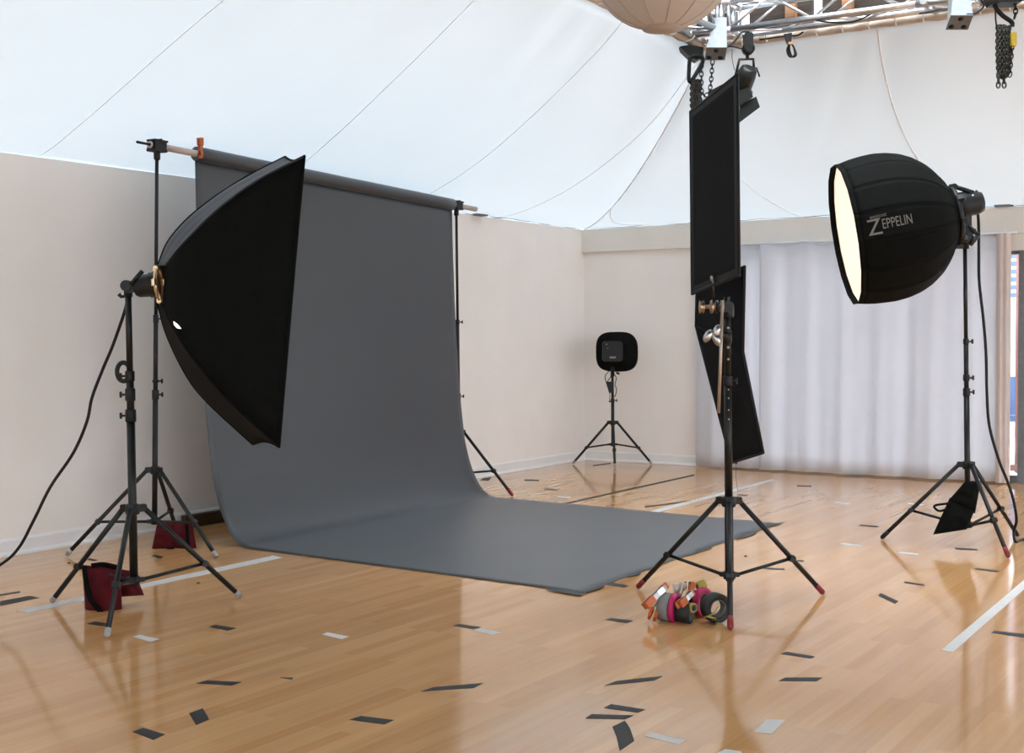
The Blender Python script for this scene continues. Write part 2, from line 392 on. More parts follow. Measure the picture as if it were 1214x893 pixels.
# ---- dark timber cupola seen through the truss ring, with slits of daylight
def cup_wall(nm, p0, p1, z0, z1, gaps):
    d = V(p1) - V(p0); L = d.length; e = d / L; mb = MB(); zs = [z0]
    t = 0.0
    for g0, g1 in gaps + [(L, L)]:
        if g0 > t: mb.box(V(p0) + e * (0.5 * (t + g0)) + V((0, 0, 0.5 * (z0 + z1))), g0 - t, 0.04, z1 - z0, ex=e)
        t = g1
    for g0, g1 in gaps:
        mb.box(V(p0) + e * (0.5 * (g0 + g1)) + V((0, 0, 0.5 * (z0 + 0.4 + z1))), g1 - g0, 0.04, z1 - z0 - 0.4, ex=e)
    return struct(mb.build(nm, M_dkwood))
cx0, cx1, cy0, cy1 = RX0 - 0.05, RX1 + 0.05, RY0 - 0.05, RY1 + 0.06
cup_wall('wall_cupola_back', (cx0, cy1, 0), (cx1, cy1, 0), 3.39, 4.7, [(0.30, 0.40), (0.86, 0.93), (3.2, 3.35)])
cup_wall('wall_cupola_left', (cx0, cy0, 0), (cx0, cy1, 0), 3.39, 4.7, [(5.2, 5.5), (6.6, 6.7), (7.95, 8.05)])
cup_wall('wall_cupola_right', (cx1, cy0, 0), (cx1, cy1, 0), 3.39, 4.7, [])
cup_wall('wall_cupola_front', (cx0, cy0, 0), (cx1, cy0, 0), 3.39, 4.7, [])
mb = MB()                                   # roof deck with a skylight opening added and sized to light the paper
sx0, sx1, sy0, sy1 = -3.85, -0.9, 5.9, 8.7
mb.box((0.5 * (cx0 + sx0), 0.5 * (cy0 + cy1), 4.74), sx0 - cx0 + 0.1, cy1 - cy0 + 0.2, 0.08)
mb.box((0.5 * (cx1 + sx1), 0.5 * (cy0 + cy1), 4.74), cx1 - sx1 + 0.1, cy1 - cy0 + 0.2, 0.08)
mb.box((0.5 * (sx0 + sx1), 0.5 * (cy0 + sy0), 4.74), sx1 - sx0, sy0 - cy0 + 0.1, 0.08)
mb.box((0.5 * (sx0 + sx1), 0.5 * (cy1 + sy1), 4.74), sx1 - sx0, cy1 - sy1 + 0.1, 0.08)
for k in range(1, 5): mb.box((0.5 * (sx0 + sx1), lerp(sy0, sy1, k / 5), 4.72), sx1 - sx0, 0.07, 0.14)
struct(mb.build('roof', M_dkwood))
for i, (x, dx) in enumerate(((-3.28, 0.06), (-2.88, -0.10), (-2.45, 0.12))):
    mb = MB(); mb.box((x, cy1 - 0.05, 4.10), 0.07, 0.05, 1.28, ez=V((dx * 2, 0, 1)))
    struct(mb.build('trim_%d' % (4 + i), M_beamw))

# ---- truss ring
S, ZB = 0.205, 3.385
ZT = ZB + S * 0.94
def truss_beam(p_in, p_out, axis, length, label, group):
    """p_in / p_out: start points of the inner and outer bottom chords"""
    ax = V(axis); pi = V(p_in); po = V(p_out); up = V((0, 0, ZT - ZB))
    t = thing('truss_beam', label, 'truss', (pi + po) / 2, group)
    ch = [pi, po, pi + up, po + up]
    for c in ch:
        m = MB(); m.cyl(c, c + ax * length, 0.0225, n=14); m.build('chord', M_alu, t)
    for a, b in ((ch[0], ch[2]), (ch[1], ch[3]), (ch[2], ch[3]), (ch[0], ch[1])):
        m = MB(); n = int(length / 0.25); 
        for k in range(n):
            q0, q1 = (a, b) if k % 2 == 0 else (b, a)
            m.cyl(q0 + ax * (length * k / n), q1 + ax * (length * (k + 1) / n), 0.0095, n=8)
        for k in (0, n):
            m.cyl(a + ax * (length * k / n), b + ax * (length * k / n), 0.012, n=8)
        m.build('lattice', M_alu, t)
    return t
YI, YO = 8.44, 8.44 + S
XI, XO = -3.67, -3.67 - S
XN = on_y(1137, 20, YI).x                      # second node on the back beam
truss_beam((XI + 0.06, YI, ZB), (XI + 0.06, YO, ZB), (1, 0, 0), XN - XI - 0.12, 'aluminium lattice truss beam above the black flag running along the back slope', 'truss ring beams')
truss_beam((XN + 0.08, YI, ZB), (XN + 0.08, YO, ZB), (1, 0, 0), RX1 - XN - 0.3, 'aluminium truss beam at the top right corner beside the hanging chain', 'truss ring beams')
truss_beam((XI, YI - 0.06, ZB), (XO, YI - 0.06, ZB), (0, -1, 0), YI - RY0 - 0.3, 'aluminium truss beam running behind the round cloth lantern', 'truss ring beams')
def node(x, y, label, plates):
    t = thing('truss_corner', label, 'truss corner', (x, y, ZB - 0.06), 'truss corners')
    m = MB()
    for dx in (-S, 0):
        for dy in (0, S):
            m.cyl((x + dx, y + dy, ZB - 0.02), (x + dx, y + dy, ZT + 0.02), 0.024, n=14)
    for zz in (ZB, ZT):
        m.cyl((x - S - 0.06, y, zz), (x + 0.08, y, zz), 0.0235); m.cyl((x - S - 0.06, y + S, zz), (x + 0.08, y + S, zz), 0.0235)
        m.cyl((x, y - 0.06, zz), (x, y + S + 0.03, zz), 0.0235); m.cyl((x - S, y - 0.06, zz), (x - S, y + S + 0.03, zz), 0.0235)
    m.build('corner_frame', M_alu, t)
    # splayed bracket with a drilled foot plate under the corner
    c0 = V((x + 0.0, y - 0.02, ZB + 0.05)); c1 = c0 - FW * 0.17 - UPZ * 0.24 - RT * 0.05
    ax = (c1 - c0).normalized(); e = RT; e2 = ax.cross(e).normalized()
    m = MB(); k = 4
    rows = []
    for q, (w, d) in ((0, (0.045, 0.05)), (0.55, (0.055, 0.055)), (0.9, (0.064, 0.055)), (1, (0.068, 0.057))):
        c = c0.lerp(c1, q)
        rows.append([c + e * (-w) + e2 * d, c + e * w + e2 * d, c + e * w - e2 * d, c + e * (-w) - e2 * d, c + e * (-w) + e2 * d])
    m.grid(rows, False); m.prism(rows[-1][:4], ax * 0.008)
    m.build('bracket', M_alu_m, t)
    c = c1 + ax * 0.0085
    for hx, hy in ((-0.04, -0.03), (0.035, -0.032), (0.0, 0.03)):
        m = MB(); q = c + e * hx + e2 * hy
        m.lathe(q, ax, [(0, 0.006), (0.004, 0.017), (0.005, 0.0)], 14)
        m.build('bolt_hole', M_plastic, t)
    return t
node(XI, YI, 'silver truss corner with drilled bracket above the black flag', 1)
node(XN, YI, 'silver truss joint with drilled bracket left of the hanging chain bundle', 1)

# cream hem of the tent lashed along the outer bottom chord
mb = MB()
def hem_pt(t):                                   # runs along left beam then back beam
    if t < 0.5: return V((RX0 + 0.03, lerp(RY0 + 0.2, RY1 - 0.02, t / 0.5), ZR - 0.005))
    return V((lerp(RX0 + 0.03, RX1 - 0.1, (t - 0.5) / 0.5), RY1 - 0.02, ZR - 0.005))
P = [hem_pt(k / 160) + V((0, 0, 0.010 * noise.noise(V((k * 0.7, 0, 3))))) for k in range(161)]
mb.tube(P, [0.026 + 0.010 * noise.noise(V((k * 0.9, 7, 3))) for k in range(161)], 10)
mb.build('hem', M_hem, ceil)
mb = MB()
for k in range(64):
    q = hem_pt((k + 0.5) / 64); ax = V((0, 1, 0)) if k < 32 else V((1, 0, 0))
    inn = V((1, 0, 0)) if k < 32 else V((0, -1, 0))
    loop = [q + inn * (0.055 * math.cos(a) + 0.02) + V((0, 0, 0.035 * math.sin(a) + 0.012)) + ax * (0.05 * a / (2 * PI)) for a in [2 * PI * i / 14 for i in range(15)]]
    mb.tube(loop, 0.005, 6)
mb.build('lashing_rope', M_base, ceil)

# ---- curtain, rail, window and outside
cz0, cz1 = 0.015, 2.155
CXa = on_y(824, 450, YW - 0.12).x; CXb = on_y(1190, 450, YW - 0.12).x
def curtain(name, x0, x1, label, seed, group, yo=0.0):
    n = 150; rows = []
    rng = random.Random(seed); ph = [rng.uniform(0, 6) for _ in range(5)]
    nz = 14
    for i in range(nz + 1):
        f = i / nz; z = lerp(cz1, cz0, f); row = []
        for j in range(n + 1):
            s = j / n; x = lerp(x0, x1, s)
            d = 0.022 * math.sin(s * 2 * PI * (x1 - x0) * 2.6 + ph[0] + 0.3 * f) + 0.016 * math.sin(s * 2 * PI * (x1 - x0) * 1.3 + ph[1]) + 0.008 * math.sin(s * 2 * PI * (x1 - x0) * 6.1 + ph[2] + f)
            d *= 0.55 + 0.45 * f
            zz = z + (0.018 * math.sin(s * 2 * PI * (x1 - x0) * 2.6 + 1) * max(0, 1 - f * 6))
            row.append(V((x, YW - 0.115 + yo + d, zz)))
        rows.append(row)
    m = MB(); m.grid(rows)
    t = thing(name, label, 'curtain', (0.5 * (x0 + x1), YW - 0.115, 0), group)
    m.build('curtain_cloth', M_curtain, t, solid=0.002)
    m = MB()
    for f in (0.10,):
        m.tube([rows[0][j] + V((0, -0.004, -0.004)) for j in range(0, n + 1)], 0.004, 6)
    m.build('heading_tape', M_curtain, t)
    return t
xs = lerp(CXa, CXb, 0.245)
curtain('sheer_curtain', CXa, xs + 0.06, 'white sheer curtain panel hanging behind the black flag', 3, 'sheer curtains over the glass wall')
curtain('sheer_curtain', xs - 0.02, CXb, 'wide white sheer curtain panel behind the dome softbox', 5, 'sheer curtains over the glass wall', -0.03)
# bunched end of the curtain
xe = on_y(1189, 450, YW - 0.12).x
mb = MB()
nn = 40; rows = []
for i in range(13):
    f = i / 12; z = lerp(2.165, 0.012, f)
    rows.append([V((xe + 0.055 * math.cos(a) * (1 + 0.15 * math.sin(5 * a + f)), YW - 0.13 + 0.05 * math.sin(a) * (1 + 0.2 * math.sin(7 * a + 2)), z)) for a in [2 * PI * k / nn for k in range(nn + 1)]])
mb.grid(rows)
tag(mb.build('gathered_curtain', M_hem if False else mat('gathered_cloth', (0.70, 0.60, 0.55), 0.9, 0, 0.04, 8, 0.1, 200, 0.1, transl=0.2)), 'gathered pinkish end of the curtain beside the window frame', 'curtain')
mb = MB(); mb.cyl((CXa - 0.05, YW - 0.075, 2.172), (xe + 0.1, YW - 0.075, 2.172), 0.009)
for k in range(9): mb.cyl((lerp(CXa, xe, k / 8), YW - 0.075, 2.172), (lerp(CXa, xe, k / 8), YW - 0.04, 2.19), 0.006)
tag(mb.build('curtain_rail', M_base), 'thin white curtain rail under the back wall beam', 'curtain rail')
# window frame: jamb, header, aluminium post, mullions behind the curtain
xg0 = on_y(1196, 450, YW).x; xg1 = on_y(1207, 450, YW).x
mb = MB()
mb.box((xg0 - 0.03, YW + 0.04, OPZ / 2), 0.05, 0.10, OPZ); 
mb.box((xg1 + 0.045, YW + 0.02, OPZ / 2), 0.085, 0.09, OPZ)
for k in range(1, 4):
    x = lerp(OPX0, xg0, k / 4); mb.box((x, YW + 0.06, OPZ / 2), 0.05, 0.06, OPZ)
mb.box((0.5 * (OPX0 + OPX1), YW + 0.06, 0.03), OPX1 - OPX0, 0.10, 0.06)
mb.box((0.5 * (OPX0 + OPX1), YW + 0.05, OPZ - 0.03), OPX1 - OPX0, 0.11, 0.06)
win = struct(mb.build('window_1', M_alu_m))
mb = MB(); mb.box((0.5 * (OPX0 + OPX1), YW + 0.06, OPZ / 2), OPX1 - OPX0 - 0.01, 0.006, OPZ - 0.1)
mb.build('window_pane', M_glass, win)
mb = MB(); mb.box((0.5 * (xg0 + OPX1) - 0.02, YW - 0.03, 2.09), OPX1 - xg0 + 0.1, 0.06, 0.14)
struct(mb.build('trim_7', M_beam))
mb = MB(); mb.box((-1, 4, -0.16), 70, 70, 0.1); struct(mb.build('ground_outside', M_concr))
mb = MB(); mb.box((1, 19, 1.4), 16, 0.15, 3.0)  # panel added out of sight to dim the sky behind the glass
for k in range(9): mb.box((-7 + 2 * k, 18.9, 1.4), 0.12, 0.12, 3.1)
tag(mb.build('sky_dimmer_panel', mat('sky_dimmer_grey', (0.22, 0.22, 0.23), 0.8, 0, 0.1, 2)), 'unseen grey panel added outside to dim the sky behind the glass wall', 'sky panel')
# outside: a blue slatted shutter and a brown post beyond the glass
def out(u, v, y): return on_y(u, v, y)
po = out(1201, 330, 15.0)
mb = MB()
for k in range(7): mb.box((po.x, 15.0, 1.72 + 0.085 * k), 0.5, 0.05, 0.05)
mb.box((po.x - 0.22, 15.02, 1.2), 0.04, 0.04, 2.4); mb.box((po.x + 0.3, 15.02, 1.2), 0.04, 0.04, 2.4)
tag(mb.build('slatted_screen', M_blue), 'dark blue slatted screen seen outside through the right window strip', 'screen')
pq = out(1206.5, 450, 13.4)
mb = MB(); mb.box((pq.x + 0.02, 13.4, 1.2), 0.07, 0.08, 2.5, bev=0.01)
mb.box((pq.x + 0.02, 13.4, 0.0), 0.14, 0.14, 0.06)
tag(mb.build('outdoor_post', mat('brown_red_post', (0.16, 0.07, 0.055), 0.6, 0, 0.2, 8)), 'reddish brown post standing outside the right window strip', 'post')
pq = out(1201, 500, 14.4)
mb = MB(); mb.box((pq.x, 14.4, 0.42), 0.7, 0.3, 0.06, bev=0.01); mb.box((pq.x, 14.53, 0.65), 0.7, 0.04, 0.4)
for sx in (-0.3, 0.3):
    for sy in (-0.12, 0.12): mb.box((pq.x + sx, 14.4 + sy, 0.18), 0.05, 0.05, 0.43)
tag(mb.build('garden_bench', M_blue), 'dark blue bench outside the right window strip', 'bench')

# ------------------------------------------------------------------ light stands
def stand(label, feet, top, hub_v, collar_v, rad, tip, sections, knobs, group='black tripod light stands', side=1, Dadj=0.0, brace_at=0.62, hidden=None):
    F = [floor(*p) if not isinstance(p, V) else p for p in feet]
    c = sum(F, V()) / 3
    D = depth(c)
    t = thing('light_stand', label, 'light stand', (c.x, c.y, 0), group)
    tp = at(top[0], top[1], D)
    hub = at(top[0], hub_v, D).z; col = max(0.06, at(top[0], collar_v, D).z)
    def ax(z): return V((lerp(c.x, tp.x, z / tp.z), lerp(c.y, tp.y, z / tp.z), z))
    # pole sections [(z_frac_from, z_frac_to, radius)]
    for k, (z0, z1, r) in enumerate(sections):
        a = ax(col - 0.02 if z0 is None else at(top[0], z0, D).z); b = ax(tp.z if z1 is None else at(top[0], z1, D).z)
        m = MB(); m.cyl(a, b, r, n=16)
        m.build('pole', M_metal, t)
    for kz, r, h in knobs:
        p = ax(at(top[0], kz, D).z)
        m = MB(); m.lathe(p - V((0, 0, h / 2)), (0, 0, 1), [(0, r), (0.004, r * 1.15), (h - 0.004, r * 1.15), (h, r)], 16)
        col_o = m.build('clamp_collar', M_plastic, t)
        m = MB(); SD = RT * side; q = p + SD * (r + 0.004)
        m.cyl(q, q + SD * 0.016, 0.005); m.box(q + SD * 0.020, 0.010, 0.012, 0.030, ex=RT, bev=0.004)
        m.build('knob', M_plastic, col_o)
    # spreader hub and sliding collar
    m = MB(); ph = ax(hub); m.lathe(ph - V((0, 0, 0.028)), (0, 0, 1), [(0, rad * 1.35), (0.006, rad * 1.6), (0.04, rad * 1.6), (0.05, rad * 1.2)], 18)
    dirs = []
    for f in F:
        d = V((f.x - ph.x, f.y - ph.y, 0)).normalized(); dirs.append(d)
        m.box(ph + d * (rad * 1.7 + 0.008), 0.045, 0.024, 0.034, ex=d, bev=0.006)
    m.build('hub', M_plastic, t)
    m = MB(); pc = ax(col); m.lathe(pc - V((0, 0, 0.018)), (0, 0, 1), [(0, rad * 1.3), (0.036, rad * 1.3)], 16)
    for d in dirs: m.box(pc + d * (rad * 1.6), 0.035, 0.02, 0.022, ex=d, bev=0.004)
    m.build('collar', M_plastic, t)
    for f, d in zip(F, dirs):
        a = ph + d * (rad * 1.7 + 0.022) + V((0, 0, -0.004)); b = V((f.x, f.y, 0.016))
        e = (b - a).normalized()
        m = MB(); m.cyl(a, b - e * 0.02, 0.0125, n=12)
        lg = m.build('leg', M_metal, t)
        m = MB(); m.cyl(b - e * 0.055 if tip else b - e * 0.03, b, 0.0142, 0.0142, n=12); m.lathe(b, e, [(0, 0.0142), (0.006, 0.012), (0.012, 0.006)], 12)
        m.build('foot', tip or M_label, lg)
        j = a.lerp(b, brace_at)
        m = MB(); p0 = pc + d * (rad * 1.6 + 0.012); m.cyl(p0, j, 0.0085, n=10)
        m.box(j, 0.03, 0.034, 0.03, ex=e, bev=0.006)
        m.build('brace', M_metal, t)
    return t, c, D, ax, tp

# left softbox stand
stA, cA, DA, axA, tpA = stand('black light stand with a red sandbag at its feet carrying the rectangular softbox', [(62, 716), (127, 757), (284, 710)], (152, 345), 603, 688, 0.021, None,
    [(None, 500, 0.0195), (500, 440, 0.0175), (440, None, 0.015)], [(493, 0.022, 0.06), (468, 0.0205, 0.06), (446, 0.019, 0.05)], side=-1)
# backdrop stand by the wall
f1, f2 = floor(80, 660), floor(256, 662)
mid = (f1 + f2) / 2; back = mid + FW * ((f1 - f2).length * 0.866) + RT * 0.02
stB, cB, DB, axB, tpB = stand('tall black backdrop stand by the left wall holding the near end of the crossbar', [(80, 660), (256, 662), back], (186, 178), 557, 618, 0.017, None,
    [(None, 468, 0.0165), (468, 378, 0.014), (378, None, 0.011)], [(468, 0.018, 0.06), (452, 0.016, 0.02), (378, 0.0145, 0.05)])
# far backdrop stand, mostly behind the paper
f1 = floor(607, 589)
cC0 = frame(-0.448, depth(f1) + 0.26, 0)
v1 = f1 - cC0; v1.z = 0
fs = [f1, cC0 + Matrix.Rotation(R(118), 3, 'Z') @ v1, cC0 + Matrix.Rotation(R(-118), 3, 'Z') @ v1]
for q in fs: q.z = 0
stC, cC, DC, axC, tpC = stand('far black backdrop stand half hidden by the paper with a red tipped leg', fs, (541, 250), 512, 561, 0.017, M_redtape,
    [(None, 470, 0.0165), (470, 384, 0.014), (384, None, 0.011)], [(470, 0.018, 0.05), (382, 0.015, 0.04)])
# corner stand
stD, cD, DD, axD, tpD = stand('small light stand in the room corner carrying the rounded square light', [(680, 550.5), (772, 551), (729, 555.5)], (726, 443), 501, 527, 0.016, None,
    [(None, 475, 0.0165), (475, None, 0.0135)], [(475, 0.017, 0.04)])
# centre stand
stE, cE, DE, axE, tpE = stand('black stand with red taped feet holding the two black flags', [(757, 699), (975, 706), (866, 748)], (862, 352), 594, 682, 0.022, M_redtape,
    [(None, 592, 0.021), (592, 450, 0.019), (450, None, 0.016)], [(452, 0.020, 0.05)])
# right stand
stG, cG, DG, axG, tpG = stand('black light stand at right carrying the lit dome softbox', [(1046, 640), (1195, 662), (1206, 637)], (1144, 292), 551, 622, 0.018, M_plastic,
    [(None, 465, 0.0175), (465, 405, 0.0145), (405, None, 0.012)], [(465, 0.019, 0.05), (448, 0.0175, 0.04), (405, 0.015, 0.035)])
# red tape on the front foot of the right stand
for ob in stG.children:
    pass

# ring clip and label on the left softbox stand
p = axA(at(152, 441, DA).z)
m = MB(); cc = p - RT * 0.030
m.tube([cc + RT * (0.030 * math.cos(a)) + UPZ * (0.044 * math.sin(a)) for a in [R(40) + R(280) * k / 18 for k in range(19)]], 0.011, 10)
m.build('cable_clip', M_plastic, stA)
p = axA(at(152, 612, DA).z) - FW * 0.03

# ------------------------------------------------------------------ backdrop: crossbar, roll, sheet
LB, RB = at(186, 173, DB), at(541, 243.5, DC)
axis = (RB - LB).normalized()
e0 = at(177, 166.5, DB - 0.05); e1 = RB + axis * 0.30
tb = thing('backdrop_crossbar', 'pinkish white crossbar laid across the two backdrop stands', 'crossbar', LB)
m = MB(); m.cyl(LB - axis * 0.06, e1, 0.021, n=16); m.build('tube', M_bar, tb)
m = MB(); m.cyl(LB - axis * 0.16, LB - axis * 0.05, 0.008); m.lathe(LB - axis * 0.06, axis, [(0, 0.012), (0.01, 0.024), (0.03, 0.024)], 14); m.build('end_spigot', M_plastic, tb)
def saddle(c, stz, label):
    p = V(c); nn = axis.cross(UPZ).normalized()
    t = thing('crossbar_bracket', label, 'bracket', p - UPZ * 0.075)
    m = MB(); m.lathe(p - UPZ * 0.085, (0, 0, 1), [(0, 0.017), (0.012, 0.020), (0.045, 0.020), (0.055, 0.03)], 14)
    m.box(p - UPZ * 0.028, 0.10, 0.075, 0.018, ex=axis, bev=0.004)
    m.box(p - UPZ * 0.005 + nn * 0.030, 0.09, 0.012, 0.06, ex=axis, bev=0.004); m.box(p - UPZ * 0.005 - nn * 0.030, 0.09, 0.012, 0.06, ex=axis, bev=0.004)
    m.build('saddle', M_plastic, t)
    m = MB(); m.box(p + UPZ * 0.028 + nn * 0.005, 0.11, 0.07, 0.012, ex=axis, bev=0.004); m.cyl(p + UPZ * 0.034 - nn * 0.03, p + UPZ * 0.034 + nn * 0.04, 0.007)
    m.build('latch', M_plastic, t)
saddle(LB, 0, 'grey black bracket clamping the crossbar on the stand by the left wall')
saddle(RB, 0, 'black bracket clamping the crossbar on the far backdrop stand')

def t_at(u):
    # parameter along the bar seen at picture column u
    best = min(range(2001), key=lambda k: abs((lambda q: ((q - CAM).dot(C_R) / (q - CAM).dot(_f)) * FPX + CX - u)(LB.lerp(RB, k / 2000))))
    return best / 2000
A0 = LB.lerp(RB, t_at(232)); A1 = LB.lerp(RB, t_at(536.5))
wdir = V((axis.x, axis.y, 0)).normalized(); ndir = V((wdir.y, -wdir.x, 0))          # ndir: forward over the floor
# end of the sheet on the floor
endL, endR = floor(690, 703.5), floor(921, 621)
RR = 0.046
tp_ = thing('seamless_paper', 'dark grey seamless paper backdrop hanging from its roll and sweeping onto the floor', 'backdrop', V((A0.lerp(A1, .5).x, A0.lerp(A1, .5).y, 0)))
m = MB()
prof = [(0.0, 0.024), (0.0, RR - 0.003), (0.004, RR)] + [(d, RR + 0.0012 * noise.noise(V((d * 3, 0, 0)))) for d in [0.1 * k for k in range(1, int((A1 - A0).length / 0.1))]] + [((A1 - A0).length - 0.004, RR), ((A1 - A0).length, RR - 0.003), ((A1 - A0).length, 0.024)]
m.lathe(A0, A1 - A0, prof, 32, caps=False); m.build('paper_roll', M_paper, tp_)
def lat_D(p): return ((p - CAM).dot(RT), depth(p))
pr = [(-0.006, 2.40), (0.0, 2.0), (0.025, 1.4), (0.060, 0.86), (0.100, 0.50), (0.132, 0.36), (0.172, 0.245), (0.215, 0.160), (0.262, 0.092), (0.315, 0.042), (0.372, 0.013), (0.430, 0.004), (0.52, 0.0022), (0.62, 0.0022)]
rows = []
nU = 48
for j in range(nU + 1):
    f = j / nU
    a = A0.lerp(A1, f); base = V((a.x, a.y, 0)) + ndir * 0.0
    hang = a.z
    end = endL.lerp(endR, f)
    # ragged tear along the front edge
    sn = ndir
    srun = (end - base).dot(sn)
    side = (end - base).dot(wdir)
    rag = 0.012 * noise.noise(V((f * 22, 1, 0))) + (0.02 * abs(math.sin(f * 16)) ** 3 if 0.25 < f < 0.95 else 0)
    col = []
    sp_pts = [V((RR * 0.92 - 0.05 + 0.05, 0, a.z - 0.004))]
    for s_, z_ in pr:
        zt = z_ if z_ < 1.9 else None
        if z_ >= 1.9: z_ = lerp(1.4, a.z, (z_ - 1.4) / (2.40 - 1.4))
        w = max(0, 1 - z_ / 1.6)
        col.append((s_ + RR * (1 - min(1, max(0, (2.3 - z_) / 2.0))) * 0.0, z_))
    ss = 0.62
    while ss < srun + rag - 0.06:
        ss2 = ss + 0.12
        if ss2 < srun + rag - 0.06: col.append((ss2, 0.0022))
        ss = ss2
    col = [c for c in col if c[0] <= srun]
    # resample to a constant number of rows
    N_ = 30
    flat = []
    keep = [c for c in col if c[0] <= 0.62 + 1e-6]
    for k in range(1, N_ + 1): keep.append((lerp(0.62, srun + rag, k / N_), 0.0022))
    pts = []
    for i, (s_, z_) in enumerate(keep):
        w = 0 if s_ < 0.1 else min(1, (s_ - 0.1) / max(0.3, srun - 0.1))
        lift = 0.0
        bow = 0.012 * math.sin(f * PI) * math.sin(min(1, z_ / 2.0) * PI)
        side_drift = side * w * (1.0)
        if s_ > 0.4: lift = 0.0016 * (1 + noise.noise(V((f * 5, s_ * 3, 2))))
        off = RR * 0.96 if z_ > 1.9 else RR * 0.96
        pts.append(V((a.x, a.y, 0)) + sn * (s_ + RR * 0.0 + 0.0 + bow) + wdir * side_drift + V((0, 0, z_ + lift)))
    rows.append(pts)
# subdivide the curved drop for smoothness
rows2 = []
for r_ in rows:
    head = spline(r_[:14], 4); rows2.append(head + r_[14:])
m = MB(); m.grid(rows2); m.build('paper_sheet', M_paper, tp_, solid=0.0016)

# orange clamp on the roll end
def spring_clamp(label, base, d, e, size=1.0, open_=0.35, group=None, body=None, name='spring_clamp', tips=None):
    """base: jaw tip, d: unit direction from jaws to handles, e: unit direction across"""
    d = V(d).normalized(); e = V(e); e = (e - d * e.dot(d)).normalized(); n_ = d.cross(e)
    t = thing(name, label, 'clamp', base, group)
    L_ = 0.15 * size; w = 0.026 * size
    piv = V(base) + d * L_ * 0.42
    for sgn in (-1, 1):
        m = MB()
        pts = [V(base) + e * sgn * 0.004 * size, V(base) + d * L_ * 0.2 + e * sgn * 0.016 * size, piv + e * sgn * 0.010 * size, piv + d * L_ * 0.25 + e * sgn * (0.016 + 0.02 * open_) * size, V(base) + d * L_ + e * sgn * (0.02 + 0.05 * open_) * size]
        th = 0.004 * size
        for p0, p1 in zip(pts, pts[1:]):
            dd = (p1 - p0).normalized()
            m.box((p0 + p1) / 2, (p1 - p0).length + 0.004 * size, w, th, ex=dd, ez=e * sgn)
        arm = m.build('arm', body or M_chrome, t)
        m = MB(); dd = (pts[-1] - pts[-2]).normalized()
        m.box(pts[-1] - dd * 0.022 * size, 0.062 * size, w * 1.25, 0.016 * size, ex=dd, ez=e, bev=0.005 * size)
        m.build('grip', tips or M_orange, arm)
        m = MB(); m.box(pts[0] + d * 0.008 * size, 0.024 * size, w * 1.15, 0.014 * size, ex=d, ez=e, bev=0.004 * size)
        m.build('jaw_pad', tips or M_orange, arm)
    m = MB(); m.tube([piv + n_ * w * (k / 20 - 0.5) + d * 0.008 * size * math.cos(k * 1.9) + e * 0.008 * size * math.sin(k * 1.9) for k in range(21)], 0.0018 * size, 6)
    m.build('spring', M_chrome, t)
    return t
spring_clamp('orange spring clamp gripping the near end of the grey paper roll', A0 - axis * 0.002 - UPZ * 0.03 - ndir * -0.045, UPZ - wdir * 0.03, ndir, 0.78, -0.1, None, M_orange, 'roll_clamp')

# ------------------------------------------------------------------ left softbox with strobe
nT = [(196, 315), (215, 291), (255, 251), (302, 216), (361, 185)]
fT = [(187, 315), (201, 284), (232, 251), (285, 214), (338, 186)]
nB = [(193, 360), (206, 390), (235, 432), (277, 480), (331, 530)]
fB = [(187, 360), (198, 398), (221, 445), (246, 477), (300, 527)]
DN, DF = DA - 0.34, DA + 0.32
def rib(px, d_ring, d_corner):
    n = len(px)
    return spline([at(px[i][0], px[i][1], lerp(d_ring, d_corner, (i / (n - 1)) ** 0.75)) for i in range(n)], 6)
rnT, rfT, rnB, rfB = rib(nT, DA - 0.05, DN), rib(fT, DA + 0.06, DF), rib(nB, DA - 0.05, DN), rib(fB, DA + 0.06, DF)
boxc = (rnT[-1] + rfT[-1] + rnB[-1] + rfB[-1]) / 4
sb = thing('softbox', 'large black rectangular softbox turned edge on towards the grey backdrop', 'softbox', (rnB[-1] + rfB[-1]) / 2)
def panel(ra, rb, sag, material, name, n=10, ridge=0.0):
    k = len(ra); rows = []
    cen = [(rnT[i] + rfT[i] + rnB[i] + rfB[i]) / 4 for i in range(k)]
    for i in range(k):
        row = []
        for j in range(n + 1):
            f = j / n; p = ra[i].lerp(rb[i], f)
            inw = (cen[i] - (ra[i] + rb[i]) / 2)
            p = p + inw * (sag * math.sin(f * PI) * (i / k))
            p = p + inw.normalized() * (0.004 * noise.noise(p * 6) + ridge * math.sin(f * PI) * math.sin(f * 13 + 1.5 * noise.noise(V((i * .12, f * 2, 5)))) * min(1, i / 6) * min(1, (k - 1 - i) / 5))
            row.append(p)
        rows.append(row)
    m = MB(); m.grid(rows); return m.build(name, material, sb, solid=0.003)
panel(rnT, rnB, 0.03, M_nylon, 'side_panel')
panel(rfT, rfB, 0.03, M_nylon, 'side_panel')
panel(rnT, rfT, 0.03, M_nylon_lit, 'top_panel', 28, 0.012)
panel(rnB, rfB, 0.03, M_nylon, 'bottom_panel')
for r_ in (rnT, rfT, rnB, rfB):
    m = MB(); m.tube(r_, 0.006, 8); m.build('rib_seam', M_nylon_lit if r_ is rnT else M_nylon, sb)
m = MB(); fx = ((rnT[-1] + rnB[-1]) / 2 - (rnT[0] + rnB[0]) / 2).normalized()
cs = [rnT[-1], rfT[-1], rfB[-1], rnB[-1]]
qi = -5; bq = (rnT[qi] + rfT[qi] + rnB[qi] + rfB[qi]) / 4
ins = [c.lerp(bq, 0.07) for c in (rnT[qi], rfT[qi], rfB[qi], rnB[qi])]
m.add(ins, [[0, 1, 2, 3]], False); m.build('front_diffuser', M_glow, sb)
m = MB()
